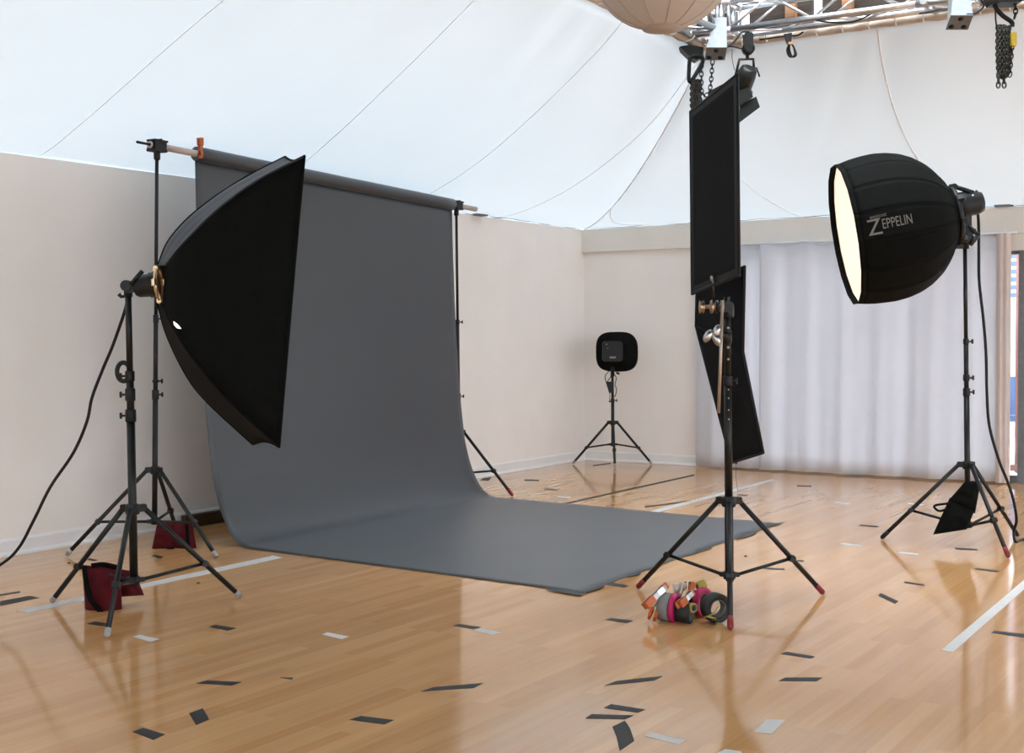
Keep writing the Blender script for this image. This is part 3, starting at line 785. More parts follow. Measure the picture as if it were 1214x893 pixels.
for a, b, sg in zip(cs, cs[1:] + cs[:1], (0.03, 0.03, 0.03, 0.03)): m.tube([a.lerp(b, f / 12) + (boxc - (a + b) / 2) * sg * math.sin(PI * f / 12) for f in range(13)], 0.006, 8)
m.build('front_rim', M_nylon, sb)
# lit ventilation slit low on the side, with its flap
pS = [at(206, 381, DA - 0.165), at(211, 385, DA - 0.172), at(215, 390, DA - 0.18), at(210, 389, DA - 0.175), at(206.5, 385, DA - 0.167)]
m = MB(); m.prism(pS, -FW * 0.004); m.build('vent_slit', M_glow2, sb)
# strobe head
rc = at(189, 337.5, DA); hx = (at(205, 337, DA) - at(165, 341, DA)).normalized()
sh = thing('studio_strobe', 'black studio strobe on the left stand behind the rectangular softbox', 'studio strobe', at(158, 352, DA))
m = MB(); m.lathe(at(160, 340, DA), hx, [(0, 0.034), (0.004, 0.044), (0.02, 0.052), (0.070, 0.054), (0.073, 0.060), (0.092, 0.060), (0.095, 0.064), (0.104, 0.064)], 28); m.build('body', M_plastic, sh)
m = MB(); m.lathe(rc - hx * 0.008, hx, [(0, 0.056), (0.0, 0.078), (0.012, 0.082), (0.016, 0.070)], 36, caps=False)
for a in (R(80), R(-82), R(170), R(5)):
    e1_ = UPZ - hx * hx.z; e1_.normalize(); e2_ = hx.cross(e1_)
    q = rc + (e1_ * math.sin(a) + e2_ * math.cos(a)) * 0.078
    m.box(q - hx * 0.004, 0.022, 0.03, 0.026, ex=hx, ez=(q - rc).normalized(), bev=0.006)
m.build('speed_ring', M_gold, sh)
m = MB(); pj = at(151.5, 339, DA)
m.cyl(pj - FW * 0.035, pj + FW * 0.035, 0.026, n=20); m.box(at(156, 342, DA), 0.05, 0.05, 0.04, ex=hx, bev=0.008)
m.cyl(at(152, 352, DA), at(152, 338, DA), 0.02); m.build('tilt_joint', M_plastic, sh)
m = MB(); m.tube([at(155, 338, DA - 0.045), at(160, 331, DA - 0.05), at(169, 321.5, DA - 0.05)], [0.009, 0.009, 0.011], 10); m.build('tilt_handle', M_plastic, sh)
m = MB(); m.tube([at(150, 351, DA), at(144, 352, DA), at(141, 349, DA)], [0.006, 0.008, 0.010], 8); m.build('locking_knob', M_plastic, sh)
# its cord
cp = [at(151, 355, DA + 0.03), at(147.5, 370, DA + 0.04), at(134, 409, DA + 0.08), at(121, 440, DA + 0.1), at(109, 472, DA + 0.12), at(103, 500, DA + 0.12), at(87, 537, DA + 0.14), at(60, 577, DA + 0.15), at(40, 617, DA + 0.17), at(22, 650, DA + 0.2), at(0, 670, DA + 0.2), at(-40, 690, DA + 0.2), floor(-90, 722) + UPZ * 0.008, floor(-150, 728) + UPZ * 0.008]
m = MB(); m.tube(spline(cp, 8), 0.0075, 8)
tag(m.build('power_cord', M_tube), 'black power cord drooping from the left strobe past the wall', 'power cord')

# ------------------------------------------------------------------ dome softbox at right
Cb, Cf = at(1131, 256, DG), at(1006.5, 278, DG + 0.055)
ax_ = (Cb - Cf).normalized(); Ld = (Cb - Cf).length
oc = thing('dome_softbox', 'deep black dome shaped softbox with glowing front and printed lettering', 'softbox', Cf.lerp(Cb, 0.5) - UPZ * 0.45)
PR = [(0.0, 0.438), (0.05, 0.449), (0.12, 0.458), (0.20, 0.461), (0.28, 0.452), (0.36, 0.430), (0.43, 0.396), (0.50, 0.345), (0.55, 0.292), (0.59, 0.235), (0.62, 0.178), (Ld, 0.165)]
upv = UPZ - ax_ * UPZ.dot(ax_); upv.normalize(); sv = ax_.cross(upv)
NR = 16; PH = 0.0
def oct_r(x, an):
    r = interp(PR, x); s = 2 * PI / NR
    loc = ((an - PH) / s) % 1.0
    flat = math.cos(s / 2) / math.cos((loc - 0.5) * s)
    return r * lerp(1, flat * 1.0, 0.95)
def oct_p(x, an, dr=0.0):
    r = oct_r(x, an) + dr
    return Cf + ax_ * x + (upv * math.cos(an) + sv * math.sin(an)) * r
# printed lettering wrapped on the gore that faces the camera
def text_on_gore(body, size, x_c, an_c, tilt, mat_, nm, shear=0.0, sx=1.0):
    cu = bpy.data.curves.new('t', 'FONT'); cu.body = body; cu.size = size; cu.align_x = 'CENTER'; cu.align_y = 'CENTER'; cu.shear = shear
    cu.resolution_u = 3
    ob = bpy.data.objects.new('t', cu); COL.objects.link(ob)
    dg = bpy.context.evaluated_depsgraph_get(); me = bpy.data.meshes.new_from_object(ob.evaluated_get(dg))
    vs = [v.co.copy() for v in me.vertices]; fs = [list(p.vertices) for p in me.polygons]
    bpy.data.objects.remove(ob); bpy.data.curves.remove(cu)
    ct, st = math.cos(tilt), math.sin(tilt); out_ = []
    for c in vs:
        a, b = c.x * sx * ct - c.y * st, c.x * sx * st + c.y * ct
        x = x_c + a; an = an_c - text_sgn * b / 0.45
        out_.append(oct_p(x, an, 0.006))
    m = MB(); m.add(out_, fs, False); bpy.data.meshes.remove(me)
    return m.build(nm, mat_, oc)
text_sgn = 1.0
# angle of the side facing the camera
toc = (CAM - Cf.lerp(Cb, .4)); toc = toc - ax_ * toc.dot(ax_); toc.normalize()
an_cam = math.atan2(toc.dot(sv), toc.dot(upv))
# rotate towards 'up' reduces |angle|
text_sgn = 1.0 if an_cam > 0 else -1.0
def proj(p):
    q = p - CAM; return (q.dot(C_R) / q.dot(_f) * FPX + CX, -q.dot(C_U) / q.dot(_f) * FPX + CY)
def find_gore(u, v):
    best = None
    for i in range(120):
        for j in range(160):
            x = Ld * i / 120; an = an_cam - 1.2 + 2.4 * j / 160
            pu, pv = proj(oct_p(x, an)); d = (pu - u) ** 2 + (pv - v) ** 2
            if best is None or d < best[0]: best = (d, x, an)
    return best[1], best[2]
lx, la = find_gore(1057, 265)
PH = la - PI / NR
xsn = [Ld * k / 24 for k in range(25)]
for q in range(NR):
    m = MB(); m.grid([[oct_p(x, 2 * PI * (q + j / 6) / NR + PH) for j in range(7)] for x in xsn])
    m.build('gore', M_nylon, oc, solid=0.002)
m = MB()
for q in range(NR): m.tube([oct_p(x, 2 * PI * q / NR + PH, 0.0) for x in xsn], 0.0028, 6)
m.build('rib_seam', M_nylon, oc)
m = MB(); nA = 96
m.grid([[oct_p(0.0, 2 * PI * j / nA + PH) - ax_ * d for j in range(nA + 1)] for d in (0.0, 0.03)])
m.build('front_lip', M_nylon, oc, solid=0.003)
m = MB(); ring = [oct_p(0.0, 2 * PI * j / nA + PH, -0.008) + ax_ * 0.006 for j in range(nA)]
m.add(ring + [Cf + ax_ * 0.03], [[j, (j + 1) % nA, nA] for j in range(nA)], True); m.build('front_diffuser', M_glow, oc)
text_on_gore('Z', 0.135, lx - 0.098, la + text_sgn * 0.02, R(1), M_logo, 'lettering', 0.0, 0.95)
text_on_gore('EPPELIN', 0.082, lx + 0.034, la - text_sgn * 0.008, R(1), M_logo, 'lettering', 0.0, 0.62)
text_on_gore('westcott', 0.030, lx - 0.07, la - text_sgn * 0.125, R(1), M_logo, 'lettering', 0.2, 0.9)

# strobe, speed ring and bracket behind it
s2 = thing('studio_strobe', 'black studio strobe behind the dome softbox on the right stand', 'studio strobe', at(1144, 292, DG))
m = MB(); m.lathe(Cb - ax_ * 0.012, ax_, [(0, 0.16), (0.0, 0.185), (0.016, 0.188), (0.03, 0.17), (0.034, 0.09)], 40); m.build('speed_ring', M_plastic, s2)
m = MB()
for k in range(8):
    a = 2 * PI * k / 8 + 0.25; q = Cb + (upv * math.cos(a) + sv * math.sin(a)) * 0.178
    m.box(q + ax_ * 0.012, 0.045, 0.03, 0.035, ex=ax_, ez=(q - Cb).normalized(), bev=0.006)
m.build('rod_socket', M_plastic, s2)
bd = (ax_ * 0.9 + UPZ * 0.16).normalized()
m = MB(); m.lathe(Cb + ax_ * 0.02 + UPZ * 0.055, ax_, [(0, 0.075), (0.02, 0.082), (0.05, 0.082), (0.06, 0.074), (0.12, 0.072), (0.15, 0.06), (0.16, 0.03)], 26); m.build('body', M_plastic, s2)
m = MB(); m.tube([at(1134, 222, DG - 0.03), at(1140, 224, DG - 0.03), at(1153, 228, DG - 0.03), at(1157, 240, DG - 0.03), at(1158, 252, DG - 0.03)], 0.014, 10); m.build('carry_handle', M_plastic, s2)
m = MB(); m.box(at(1148, 262, DG - 0.05), 0.035, 0.02, 0.26, ex=RT, bev=0.005); m.box(at(1148, 262, DG + 0.05), 0.035, 0.02, 0.26, ex=RT, bev=0.005)
m.cyl(at(1144.5, 295, DG), at(1145, 268, DG), 0.022); m.box(at(1146, 275, DG), 0.075, 0.12, 0.03, ex=RT, bev=0.006); m.build('tilt_bracket', M_plastic, s2)
m = MB(); m.tube([at(1149, 268, DG - 0.06), at(1155, 275, DG - 0.06), at(1160, 278, DG - 0.06)], 0.012, 8); m.tube([at(1160, 279, DG - 0.06), at(1150, 290, DG - 0.06)], [0.013, 0.016], 8); m.build('tilt_handle', M_plastic, s2)
m = MB(); m.cyl(at(1150, 277, DG - 0.03), at(1153, 283, DG - 0.03), 0.012); m.build('locking_knob', M_plastic, s2)
m = MB(); m.cyl(at(1153, 231, DG - 0.06), at(1158, 243, DG - 0.06), 0.006); m.build('release_lever', M_chrome, s2)
m = MB(); m.cyl(at(1155, 232, DG - 0.02), at(1158, 226, DG - 0.02), 0.008); m.build('antenna_knob', M_plastic, s2)
m = MB(); m.box(at(1137, 292, DG - 0.02), 0.05, 0.03, 0.03, ex=RT, bev=0.005); m.build('rod_end', M_plastic, s2)
cp = [at(1157, 236, DG + 0.02), at(1160, 262, DG), at(1160.5, 300, DG - 0.02), at(1161, 335, DG - 0.02), at(1166, 380, DG), at(1169, 420, DG), at(1170, 465, DG), at(1173, 505, DG), at(1184, 545, DG), at(1196, 575, DG + 0.02), at(1203, 600, DG + 0.03), at(1205, 618, DG + 0.05), at(1202, 630, DG + 0.1), floor(1204, 644) + UPZ * 0.009, floor(1214, 641) + UPZ * 0.009, floor(1250, 636) + UPZ * 0.009]
m = MB(); m.tube(spline(cp, 8), 0.009, 8)
tag(m.build('power_cord', M_tube), 'black power cord hanging from the right strobe down to the floor', 'power cord')

# ------------------------------------------------------------------ sandbags
def pillow(corners, thick, n=12, fold=0.012, seed=0):
    a, b, c, d = [V(p) for p in corners]            # a,b top; c,d bottom (c under b)
    nrm = (b - a).cross(d - a).normalized()
    if nrm.dot(CAM - a) < 0: nrm = -nrm
    vs = []
    for sgn in (1, -1):
        for i in range(n + 1):
            for j in range(n + 1):
                f, g = j / n, i / n
                p = a.lerp(b, f).lerp(d.lerp(c, f), g)
                h = (max(0, math.sin(PI * f)) * max(0, math.sin(PI * g))) ** 0.45 * (0.75 + 0.35 * g)
                h *= 1 + 0.35 * noise.noise(V((f * 4 + seed, g * 4, seed)))
                vs.append(p + nrm * sgn * thick / 2 * h)
    k = (n + 1) ** 2; fs = []
    for s_ in (0, 1):
        for i in range(n):
            for j in range(n):
                q = [s_ * k + i * (n + 1) + j, s_ * k + i * (n + 1) + j + 1, s_ * k + (i + 1) * (n + 1) + j + 1, s_ * k + (i + 1) * (n + 1) + j]
                fs.append(q if s_ == 0 else q[::-1])
    return vs, fs
def bag(label, lobes, thick, material, strap, base, group, strap_r=0.012):
    t = thing('sandbag', label, 'sandbag', base, group)
    for i, (q, th) in enumerate(lobes):
        m = MB(); vs, fs = pillow(q, th, 14, seed=i * 3 + 1); m.add(vs, fs)
        o = m.build('pouch', material, t)
        md = o.modifiers.new('w', 'WELD'); md.merge_threshold = 0.0005
    for s_ in strap:
        m = MB(); P = spline(s_, 6); rows = []
        for i, p in enumerate(P):
            d = (P[min(i + 1, len(P) - 1)] - P[max(i - 1, 0)]).normalized(); w = d.cross(FW).normalized() * strap_r
            rows.append([p - w, p, p + w])
        m.grid(rows); m.build('strap', M_nylon, t, solid=0.004)
    return t
dk = DA + 0.10
bag('red sandbag slung on the legs of the left softbox stand', [
    ([at(98, 670, dk), at(143, 674, dk - 0.02), at(145, 732, dk - 0.02), at(101, 729, dk)], 0.13),
    ([at(136, 674, dk + 0.06), at(160, 678, dk + 0.12), at(171, 706, dk + 0.12), at(140, 708, dk + 0.06)], 0.09)],
    0.1, M_red, [[at(100, 671, dk - 0.05), at(102, 690, dk - 0.085), at(107, 710, dk - 0.09), at(118, 724, dk - 0.085), at(121, 730, dk - 0.06), at(113, 731, dk - 0.06), at(106, 728, dk - 0.05)],
                 [at(108, 671, dk - 0.03), at(122, 669.5, dk - 0.02), at(135, 672, dk - 0.03), at(143, 674, dk - 0.02)]], floor(122, 728), 'red sandbags')
db = DB + 0.12
bag('red sandbag lying under the backdrop stand by the wall', [
    ([at(186, 622, db), at(208, 619, db), at(209, 651, db - 0.03), at(179, 655, db - 0.05)], 0.11),
    ([at(205, 619, db), at(227, 617, db), at(234, 655, db - 0.05), at(206, 651, db - 0.03)], 0.11)],
    0.1, M_red, [[at(221, 618, db - 0.05), at(222, 630, db - 0.075), at(223, 648, db - 0.08)],
                 [at(206, 650, db - 0.08), at(198, 653, db - 0.09), at(193, 660, db - 0.09), at(199, 661.5, db - 0.1), at(203, 652, db - 0.09)]], floor(207, 657), 'red sandbags', 0.011)
dg = DG - 0.08
bag('black sandbag hung low on the right light stand', [
    ([at(1144, 571, dg), at(1163, 570, dg), at(1156, 609, dg), at(1124, 594, dg)], 0.08),
    ([at(1126, 590, dg), at(1156, 604, dg), at(1146, 628, dg - 0.02), at(1106, 634, dg - 0.02)], 0.10)],
    0.1, M_nylon, [[at(1124, 603, dg - 0.02), at(1114, 606, dg - 0.02), at(1108, 602, dg - 0.02), at(1110, 599, dg - 0.02), at(1125, 597, dg - 0.02)]], at(1126, 634, dg), None, 0.007)

# ------------------------------------------------------------------ flags on the centre stand
DL, DR_ = DE + 0.14, DE - 0.40
def cloth_panel(c4, parent, nm, material, th=0.006, n=14, bow=0.0):
    a, b, c, d = c4; nrm = (b - a).cross(d - a).normalized()
    rows = [[a.lerp(b, j / n).lerp(d.lerp(c, j / n), i / n) + nrm * (bow * math.sin(PI * j / n) * math.sin(PI * i / n) + 0.002 * noise.noise(V((i * .5, j * .5, 1)))) for j in range(n + 1)] for i in range(n + 1)]
    m = MB(); m.grid(rows); return m.build(nm, material, parent, solid=th)
fq = [at(819, 133, DL), at(874, 89, DR_), at(876, 326, DR_), at(821, 348, DL)]
fl = thing('upper_flag', 'tall black cloth flag held upright at the top of the centre stand', 'flag', (fq[2] + fq[3]) / 2)
cloth_panel(fq, fl, 'flag_cloth', M_flag, 0.004)
m = MB()
for a, b in zip(fq, fq[1:] + fq[:1]): m.tube([a, b], 0.0085, 10)
for p_ in fq: m.lathe(p_ - UPZ * 0.009, (0, 0, 1), [(0, 0.004), (0.004, 0.0088), (0.014, 0.0088), (0.018, 0.004)], 10)
m.build('frame', M_flag_e, fl)
m = MB()                                    # sleeve hems on the side towards the camera
nf = (fq[1] - fq[0]).cross(fq[3] - fq[0]).normalized(); nf = nf if nf.dot(CAM - fq[0]) > 0 else -nf
for a, b, c, d in ((0, 1, 2, 3), (1, 2, 3, 0), (2, 3, 0, 1), (3, 0, 1, 2)):
    A, B = fq[a], fq[b]; inw = (fq[d] - fq[a]).normalized() * 0.032; inw2 = (fq[c] - fq[b]).normalized() * 0.032
    m.add([A + nf * 0.005, B + nf * 0.005, B + inw2 + nf * 0.004, A + inw + nf * 0.004], [[0, 1, 2, 3]], False)
m.build('hem', M_flag_e, fl)
# frame pin with washer showing at the bottom edge
pg = at(845.5, 331, lerp(DL, DR_, 0.47) - 0.03)
m = MB(); m.lathe(pg + UPZ * 0.004, nf, [(0, 0.004), (0.004, 0.013), (0.010, 0.013), (0.014, 0.005)], 14); m.cyl(pg - UPZ * 0.0, pg - UPZ * 0.02, 0.004); m.build('pin', M_chrome, fl)
m = MB(); m.cyl(pg + nf * 0.004, at(846, 362, DE - 0.07), 0.005); m.build('stem', M_metal, fl)

gq1 = [at(826, 338, DE + 0.48), at(883, 316, DE + 0.06), at(881, 417, DE + 0.06), at(825, 387, DE + 0.48)]
gq2 = [at(825, 387, DE + 0.48), at(881, 417, DE + 0.06), at(905, 537, DE + 0.06), at(867, 549, DE + 0.40)]
fl2 = thing('lower_flag', 'folded black floppy flag drooping behind the pole of the centre stand', 'flag', (gq2[2] + gq2[3]) / 2)
cloth_panel(gq1, fl2, 'upper_leaf', M_flag, 0.005)
cloth_panel(gq2, fl2, 'drooping_leaf', M_flag, 0.005, bow=0.015)
m = MB()
for q in (gq1, gq2):
    for a, b in zip(q, q[1:] + q[:1]): m.tube([a, b], 0.007, 8)
m.build('edge_binding', M_flag_e, fl2)
m = MB(); p_ = at(872.5, 547, DE + 0.36); m.box(p_, 0.014, 0.01, 0.026, ex=RT, bev=0.003); m.tube([p_, p_ - UPZ * 0.08, p_ - UPZ * 0.16 + RT * 0.01], 0.0012, 5); m.build('tie_cord', M_flag_e, fl2)

# grip head on top of the stand
gh = thing('grip_clamp', 'steel grip head with wing knobs on top of the centre stand', 'grip head', at(862, 372, DE))
def disc(u, v, D, r, h, dirv, mt, nm, par=None, conc=0.0):
    m = MB(); d = V(dirv).normalized(); p = at(u, v, D) - d * h / 2
    m.lathe(p, d, [(0, r * .8), (h * .15, r), (h * .45, r * (1 - conc)), (h * .55, r * (1 - conc)), (h * .85, r), (h, r * .8)], 24); return m.build(nm, mt, par or gh)
DH = DE - 0.06
disc(832, 364, DH, 0.032, 0.024, RT, M_brass, 'end_plate', conc=0.25)
disc(844, 364, DH, 0.032, 0.016, RT, M_brass, 'grip_disc')
disc(850, 364, DH, 0.032, 0.016, RT, M_metal, 'grip_disc')
disc(856, 364, DH, 0.032, 0.014, RT, M_brass, 'grip_disc')
m = MB(); m.cyl(at(833, 364, DH), at(866, 364, DH), 0.010); m.build('axle', M_brass, gh)
m = MB(); m.lathe(at(863, 372, DE) - UPZ * 0.02, (0, 0, 1), [(0, 0.026), (0.01, 0.030), (0.06, 0.030), (0.075, 0.022)], 20); m.box(at(861, 364, DE - 0.03), 0.045, 0.08, 0.05, ex=RT, bev=0.008); m.build('socket', M_metal, gh)
# T-handles below: two polished wing knobs
def wing(u, v, D, a, mt, nm):
    m = MB(); c = at(u, v, D); d = (RT * math.sin(a) + UPZ * math.cos(a)).normalized()
    m.lathe(c - d * 0.034, d, [(0, 0.004), (0.008, 0.014), (0.024, 0.019), (0.044, 0.019), (0.060, 0.014), (0.068, 0.004)], 20)
    return m.build(nm, mt, gh)
wing(839.5, 398.5, DH - 0.02, R(32), M_chrome, 'wing_knob')
wing(850, 393, DH - 0.02, R(20), M_chrome, 'wing_knob')
wing(850, 403, DH - 0.02, R(-30), M_chrome, 'wing_knob')
m = MB(); m.cyl(at(839.5, 398.5, DH - 0.01), at(862, 398, DH + 0.03), 0.008); m.lathe(at(862, 400, DE) - UPZ * 0.03, (0, 0, 1), [(0, 0.024), (0.06, 0.024)], 18); m.build('lower_clamp', M_metal, gh)
# the tan grip rod that hangs from the head
m = MB(); m.cyl(at(856.5, 356, DH - 0.03), at(852, 490, DH - 0.03), 0.0075)
tag(m.build('grip_rod', M_rod), 'thin tan metal rod hanging from the grip head of the centre stand', 'rod')
# small bright discs standing in for highlights along the riser
m = MB()
for v_, w in ((389, .006), (412, .007), (426, .006), (462, .004), (472, .004), (486, .004), (497, .004)):
    p_ = axE(at(862, v_, DE).z) - FW * 0.019; m.lathe(p_, -FW, [(0, w), (0.003, w), (0.004, w * .5)], 10)
m.build('riser_highlight', M_brass, stE)

# ------------------------------------------------------------------ corner light
cl = thing('corner_light', 'black rounded square soft light facing into the room corner', 'studio light', at(726, 441, DD))
cc = at(731, 417, DD)
def sq(c, hw, hh, y, p=3.2, n=48):
    pts = []
    for k in range(n):
        a = 2 * PI * k / n; ca, sa = math.cos(a), math.sin(a)
        pts.append(c + RT * (hw * math.copysign(abs(ca) ** (2 / p), ca)) + UPZ * (hh * math.copysign(abs(sa) ** (2 / p), sa)) + FW * y)
    return pts
def loft(rings, mt, nm, par, cap=True):
    m = MB(); k = len(rings[0])
    m.grid([r_ + [r_[0]] for r_ in rings])
    if cap:
        m.add(rings[0], [list(range(k))[::-1]], False); m.add(rings[-1], [list(range(k))], False)
    return m.build(nm, mt, par)
hw, hh = 24.5 / 1560 * DD, 23.5 / 1560 * DD
sh_ = RT * 0.012 - UPZ * 0.008
loft([sq(cc, hw * .5, hh * .5, -0.10), sq(cc, hw * .62, hh * .62, -0.07), sq(cc, hw * .93, hh * .95, -0.012), sq(cc, hw, hh, 0.0), sq(cc + sh_, hw, hh * .98, 0.05), sq(cc + sh_, hw * .97, hh * .95, 0.075)], M_nylon, 'soft_hood', cl)
bk = cc - RT * 0.05 + UPZ * 0.005
m = MB(); m.box(bk - FW * 0.11, 0.20, 0.07, 0.20, ex=RT, bev=0.02)
for k in range(6): m.box(bk - FW * 0.148 + UPZ * (0.08 - 0.03 * k), 0.16, 0.008, 0.010, ex=RT)
m.build('lamp_body', M_plastic, cl)
m = MB(); m.box(bk - FW * 0.155 - UPZ * 0.06, 0.06, 0.006, 0.02, ex=RT); m.build('name_plate', M_tape_g, cl)
m = MB(); m.lathe(bk - FW * 0.148 + UPZ * 0.07 - RT * 0.06, -FW, [(0, 0.006), (0.004, 0.006), (0.006, 0.003)], 10); m.lathe(bk - FW * 0.148 + UPZ * 0.03 - RT * 0.05, -FW, [(0, 0.004), (0.004, 0.004)], 10); m.build('indicator', M_label, cl)
m = MB(); m.cyl(at(726, 446, DD), at(727, 420, DD - 0.06), 0.020); m.cyl(at(731, 442, DD), at(734, 443.5, DD - 0.02), 0.010); m.build('mount', M_plastic, cl)
m = MB(); pb = at(721.5, 460, DD - 0.06)
m.prism([at(718, 453, DD - 0.05), at(726, 452, DD - 0.05), at(727, 465, DD - 0.05), at(722, 466, DD - 0.05)], -FW * 0.05)
tag(m.build('battery_pack', M_plastic), 'small black power pack hanging on the corner light stand', 'power pack')
m = MB()
m.tube(spline([at(722, 440, DD - 0.03), at(717.5, 446, DD - 0.06), at(719, 453, DD - 0.05), at(724, 447, DD - 0.06), at(726, 442, DD - 0.05), at(730.5, 448, DD - 0.05), at(729, 456, DD - 0.05), at(731, 462, DD - 0.04), at(729, 470, DD - 0.04), at(726.5, 468, DD - 0.04)], 6), 0.0045, 6)
m.tube([at(723, 466, DD - 0.06), at(722.8, 474, DD - 0.06)], 0.004, 6); m.lathe(at(722.8, 477, DD - 0.06), UPZ, [(0, 0.010), (0.012, 0.008), (0.022, 0.004)], 10)
tag(m.build('light_cable', M_tube), 'looped black cable dangling under the corner light', 'cable')

# ------------------------------------------------------------------ lantern
DLn = 6.8; lc = at(784.5, -52, DLn); LR = 88 / 1560 * DLn
ln = thing('cloth_lantern', 'large round beige cloth lantern hanging at the top edge', 'lantern', lc - UPZ * LR)
n_g = 12
rows = []
for i in range(25):
    th = PI * (0.035 + 0.93 * i / 24)
    row = []
    for j in range(n_g * 6 + 1):
        an = 2 * PI * j / (n_g * 6) + 0.1; loc = (j % 6) / 6
        r = LR * math.sin(th) * (1 - 0.014 * math.sin(loc * PI))
        row.append(lc + V((r * math.cos(an), r * math.sin(an), LR * 0.98 * math.cos(th))))
    rows.append(row)
m = MB(); m.grid(rows); m.build('shade', M_lantern, ln)
for k in range(n_g):
    an = 2 * PI * k / n_g + 0.1; m = MB()
    m.tube([lc + V((LR * math.sin(PI * (0.035 + 0.93 * i / 24)) * math.cos(an), LR * math.sin(PI * (0.035 + 0.93 * i / 24)) * math.sin(an), LR * 0.98 * math.cos(PI * (0.035 + 0.93 * i / 24)))) for i in range(25)], 0.0028, 6)
    m.build('seam', M_lan_s, ln)
m = MB(); zb = lc.z - LR * 0.98 * math.cos(PI * 0.035); rb_ = LR * math.sin(PI * 0.035) + 0.055
m.lathe(V((lc.x, lc.y, zb - 0.002)), UPZ, [(0, 0.0), (0, rb_), (0.012, rb_ + 0.004), (0.020, rb_)], 32); m.build('bottom_ring', M_lan_s, ln)
m = MB(); m.cyl(lc + UPZ * LR * 0.97, V((lc.x, lc.y, 4.70)), 0.006); m.build('hanging_cord', M_tube, ln)

# ------------------------------------------------------------------ things hanging from the truss
def chain(m, pts, link=0.022, r=0.0035):
    P = spline(pts, 10); acc = 0; k = 0
    for a, b in zip(P, P[1:]):
        d = b - a; L = d.length
        while acc < L:
            c = a + d * (acc / L); e = d.normalized(); s = e.cross(FW if abs(e.dot(FW)) < .8 else UPZ).normalized()
            if k % 2: s = e.cross(s)
            m.tube([c + e * (link * .62 * math.cos(t)) + s * (link * .36 * math.sin(t)) for t in [2 * PI * i / 10 for i in range(10)]], r, 5, closed=True)
            acc += link * 0.85; k += 1
        acc -= L
def hoist(label, top, hook, bundle, D, tagged, n_strand=9):
    t = thing('chain_bundle', label, 'chain', at(*bundle[0], D), 'hanging hoist chains')
    m = MB(); m.tube(spline([at(u, v, D) for u, v in hook], 6), 0.014, 10); m.build('hook', M_metal, t)
    (u0, v0), (u1, v1) = bundle
    w = (u1 - u0)
    rng = random.Random(int(u0))
    for k in range(n_strand):
        f = k / (n_strand - 1); m = MB()
        uu = lerp(u0 + 1.5, u1 - 1.5, f); dd = 0.05 * math.sin(k * 2.4)
        vv = v1 - rng.uniform(0, 14) * (abs(f - .5) * 1.2)
        chain(m, [at(uu + rng.uniform(-.8, .8), v0 + rng.uniform(0, 3), D + dd), at(uu + rng.uniform(-1, 1), lerp(v0, v1, .5), D + dd * 1.2), at(uu * .9 + (u0 + u1) / 2 * .1, vv, D + dd)], 0.024, 0.0044)
        m.build('chain_strand', M_chain, t)
    return t
Dc = depth(V((XI - 0.1, YI + 0.05, ZB)))
t = hoist('dark chain bundle on a black hook hanging left of the upper flag', None, [(818, 68), (817, 80), (818, 97), (832, 76), (832, 68), (825, 66), (818, 68)], ((818, 96), (832, 138)), Dc, False, 14)
m = MB(); chain(m, [at(832, 68, Dc), at(831.5, 90, Dc), at(832, 108, Dc + 0.02), at(837, 113, Dc), at(842, 104, Dc), at(845, 70, Dc)], 0.034, 0.0042)
m.build('loose_chain', M_chain, t)
Dh = depth(on_y(1185, 10, YI))
t = hoist('dark chain bundle with a yellow tag hanging at the top right', None, [(1176, -6), (1180, 8), (1188, 18), (1199, 26), (1200, 32)], ((1181, 32), (1199, 92)), Dh, True, 15)
m = MB(); m.box(at(1201.5, 47, Dh - 0.05), 0.03, 0.03, 0.085, ex=RT, bev=0.005); m.box(at(1201.5, 47, Dh - 0.067), 0.012, 0.004, 0.07, ex=RT); m.build('yellow_tag', M_yellow, t)
m = MB(); chain(m, [at(1203, 2, Dh), at(1204, 14, Dh), at(1202, 24, Dh)], 0.034, 0.0045); m.build('loose_chain', M_chain, t); m = MB(); chain(m, [at(1200, 56, Dh - .03), at(1199, 66, Dh - .03), at(1197, 90, Dh - .03)], 0.032, 0.0042)
m.build('loose_chain', M_chain, t); m = MB(); chain(m, [at(1184, 90, Dh - .03), at(1183.5, 101, Dh - .03)], 0.032, 0.0048); m.build('loose_chain', M_chain, t); m = MB(); chain(m, [at(1190, 90, Dh - .03), at(1190.5, 103, Dh - .03)], 0.032, 0.0048)
m.build('loose_chain', M_chain, t)
m = MB(); m.tube(spline([at(1180, 10, Dh), at(1180.5, 24, Dh), at(1182, 34, Dh)], 4), 0.005, 6); m.build('safety_wire', M_tube, t)
m = MB(); m.box(at(1190, -4, Dh), 0.20, 0.14, 0.10, ex=RT, bev=0.02); m.build('hoist_block', M_plastic, t)
# black mounting block under the truss corner over the first hook
m = MB(); m.prism([at(806, 55, Dc), at(818, 53, Dc), at(834, 56, Dc), at(834, 66, Dc), at(826, 71, Dc), at(817, 66, Dc)], FW * 0.12)
tag(m.build('rigging_block', M_plastic), 'black rigging block under the silver truss corner', 'rigging block')

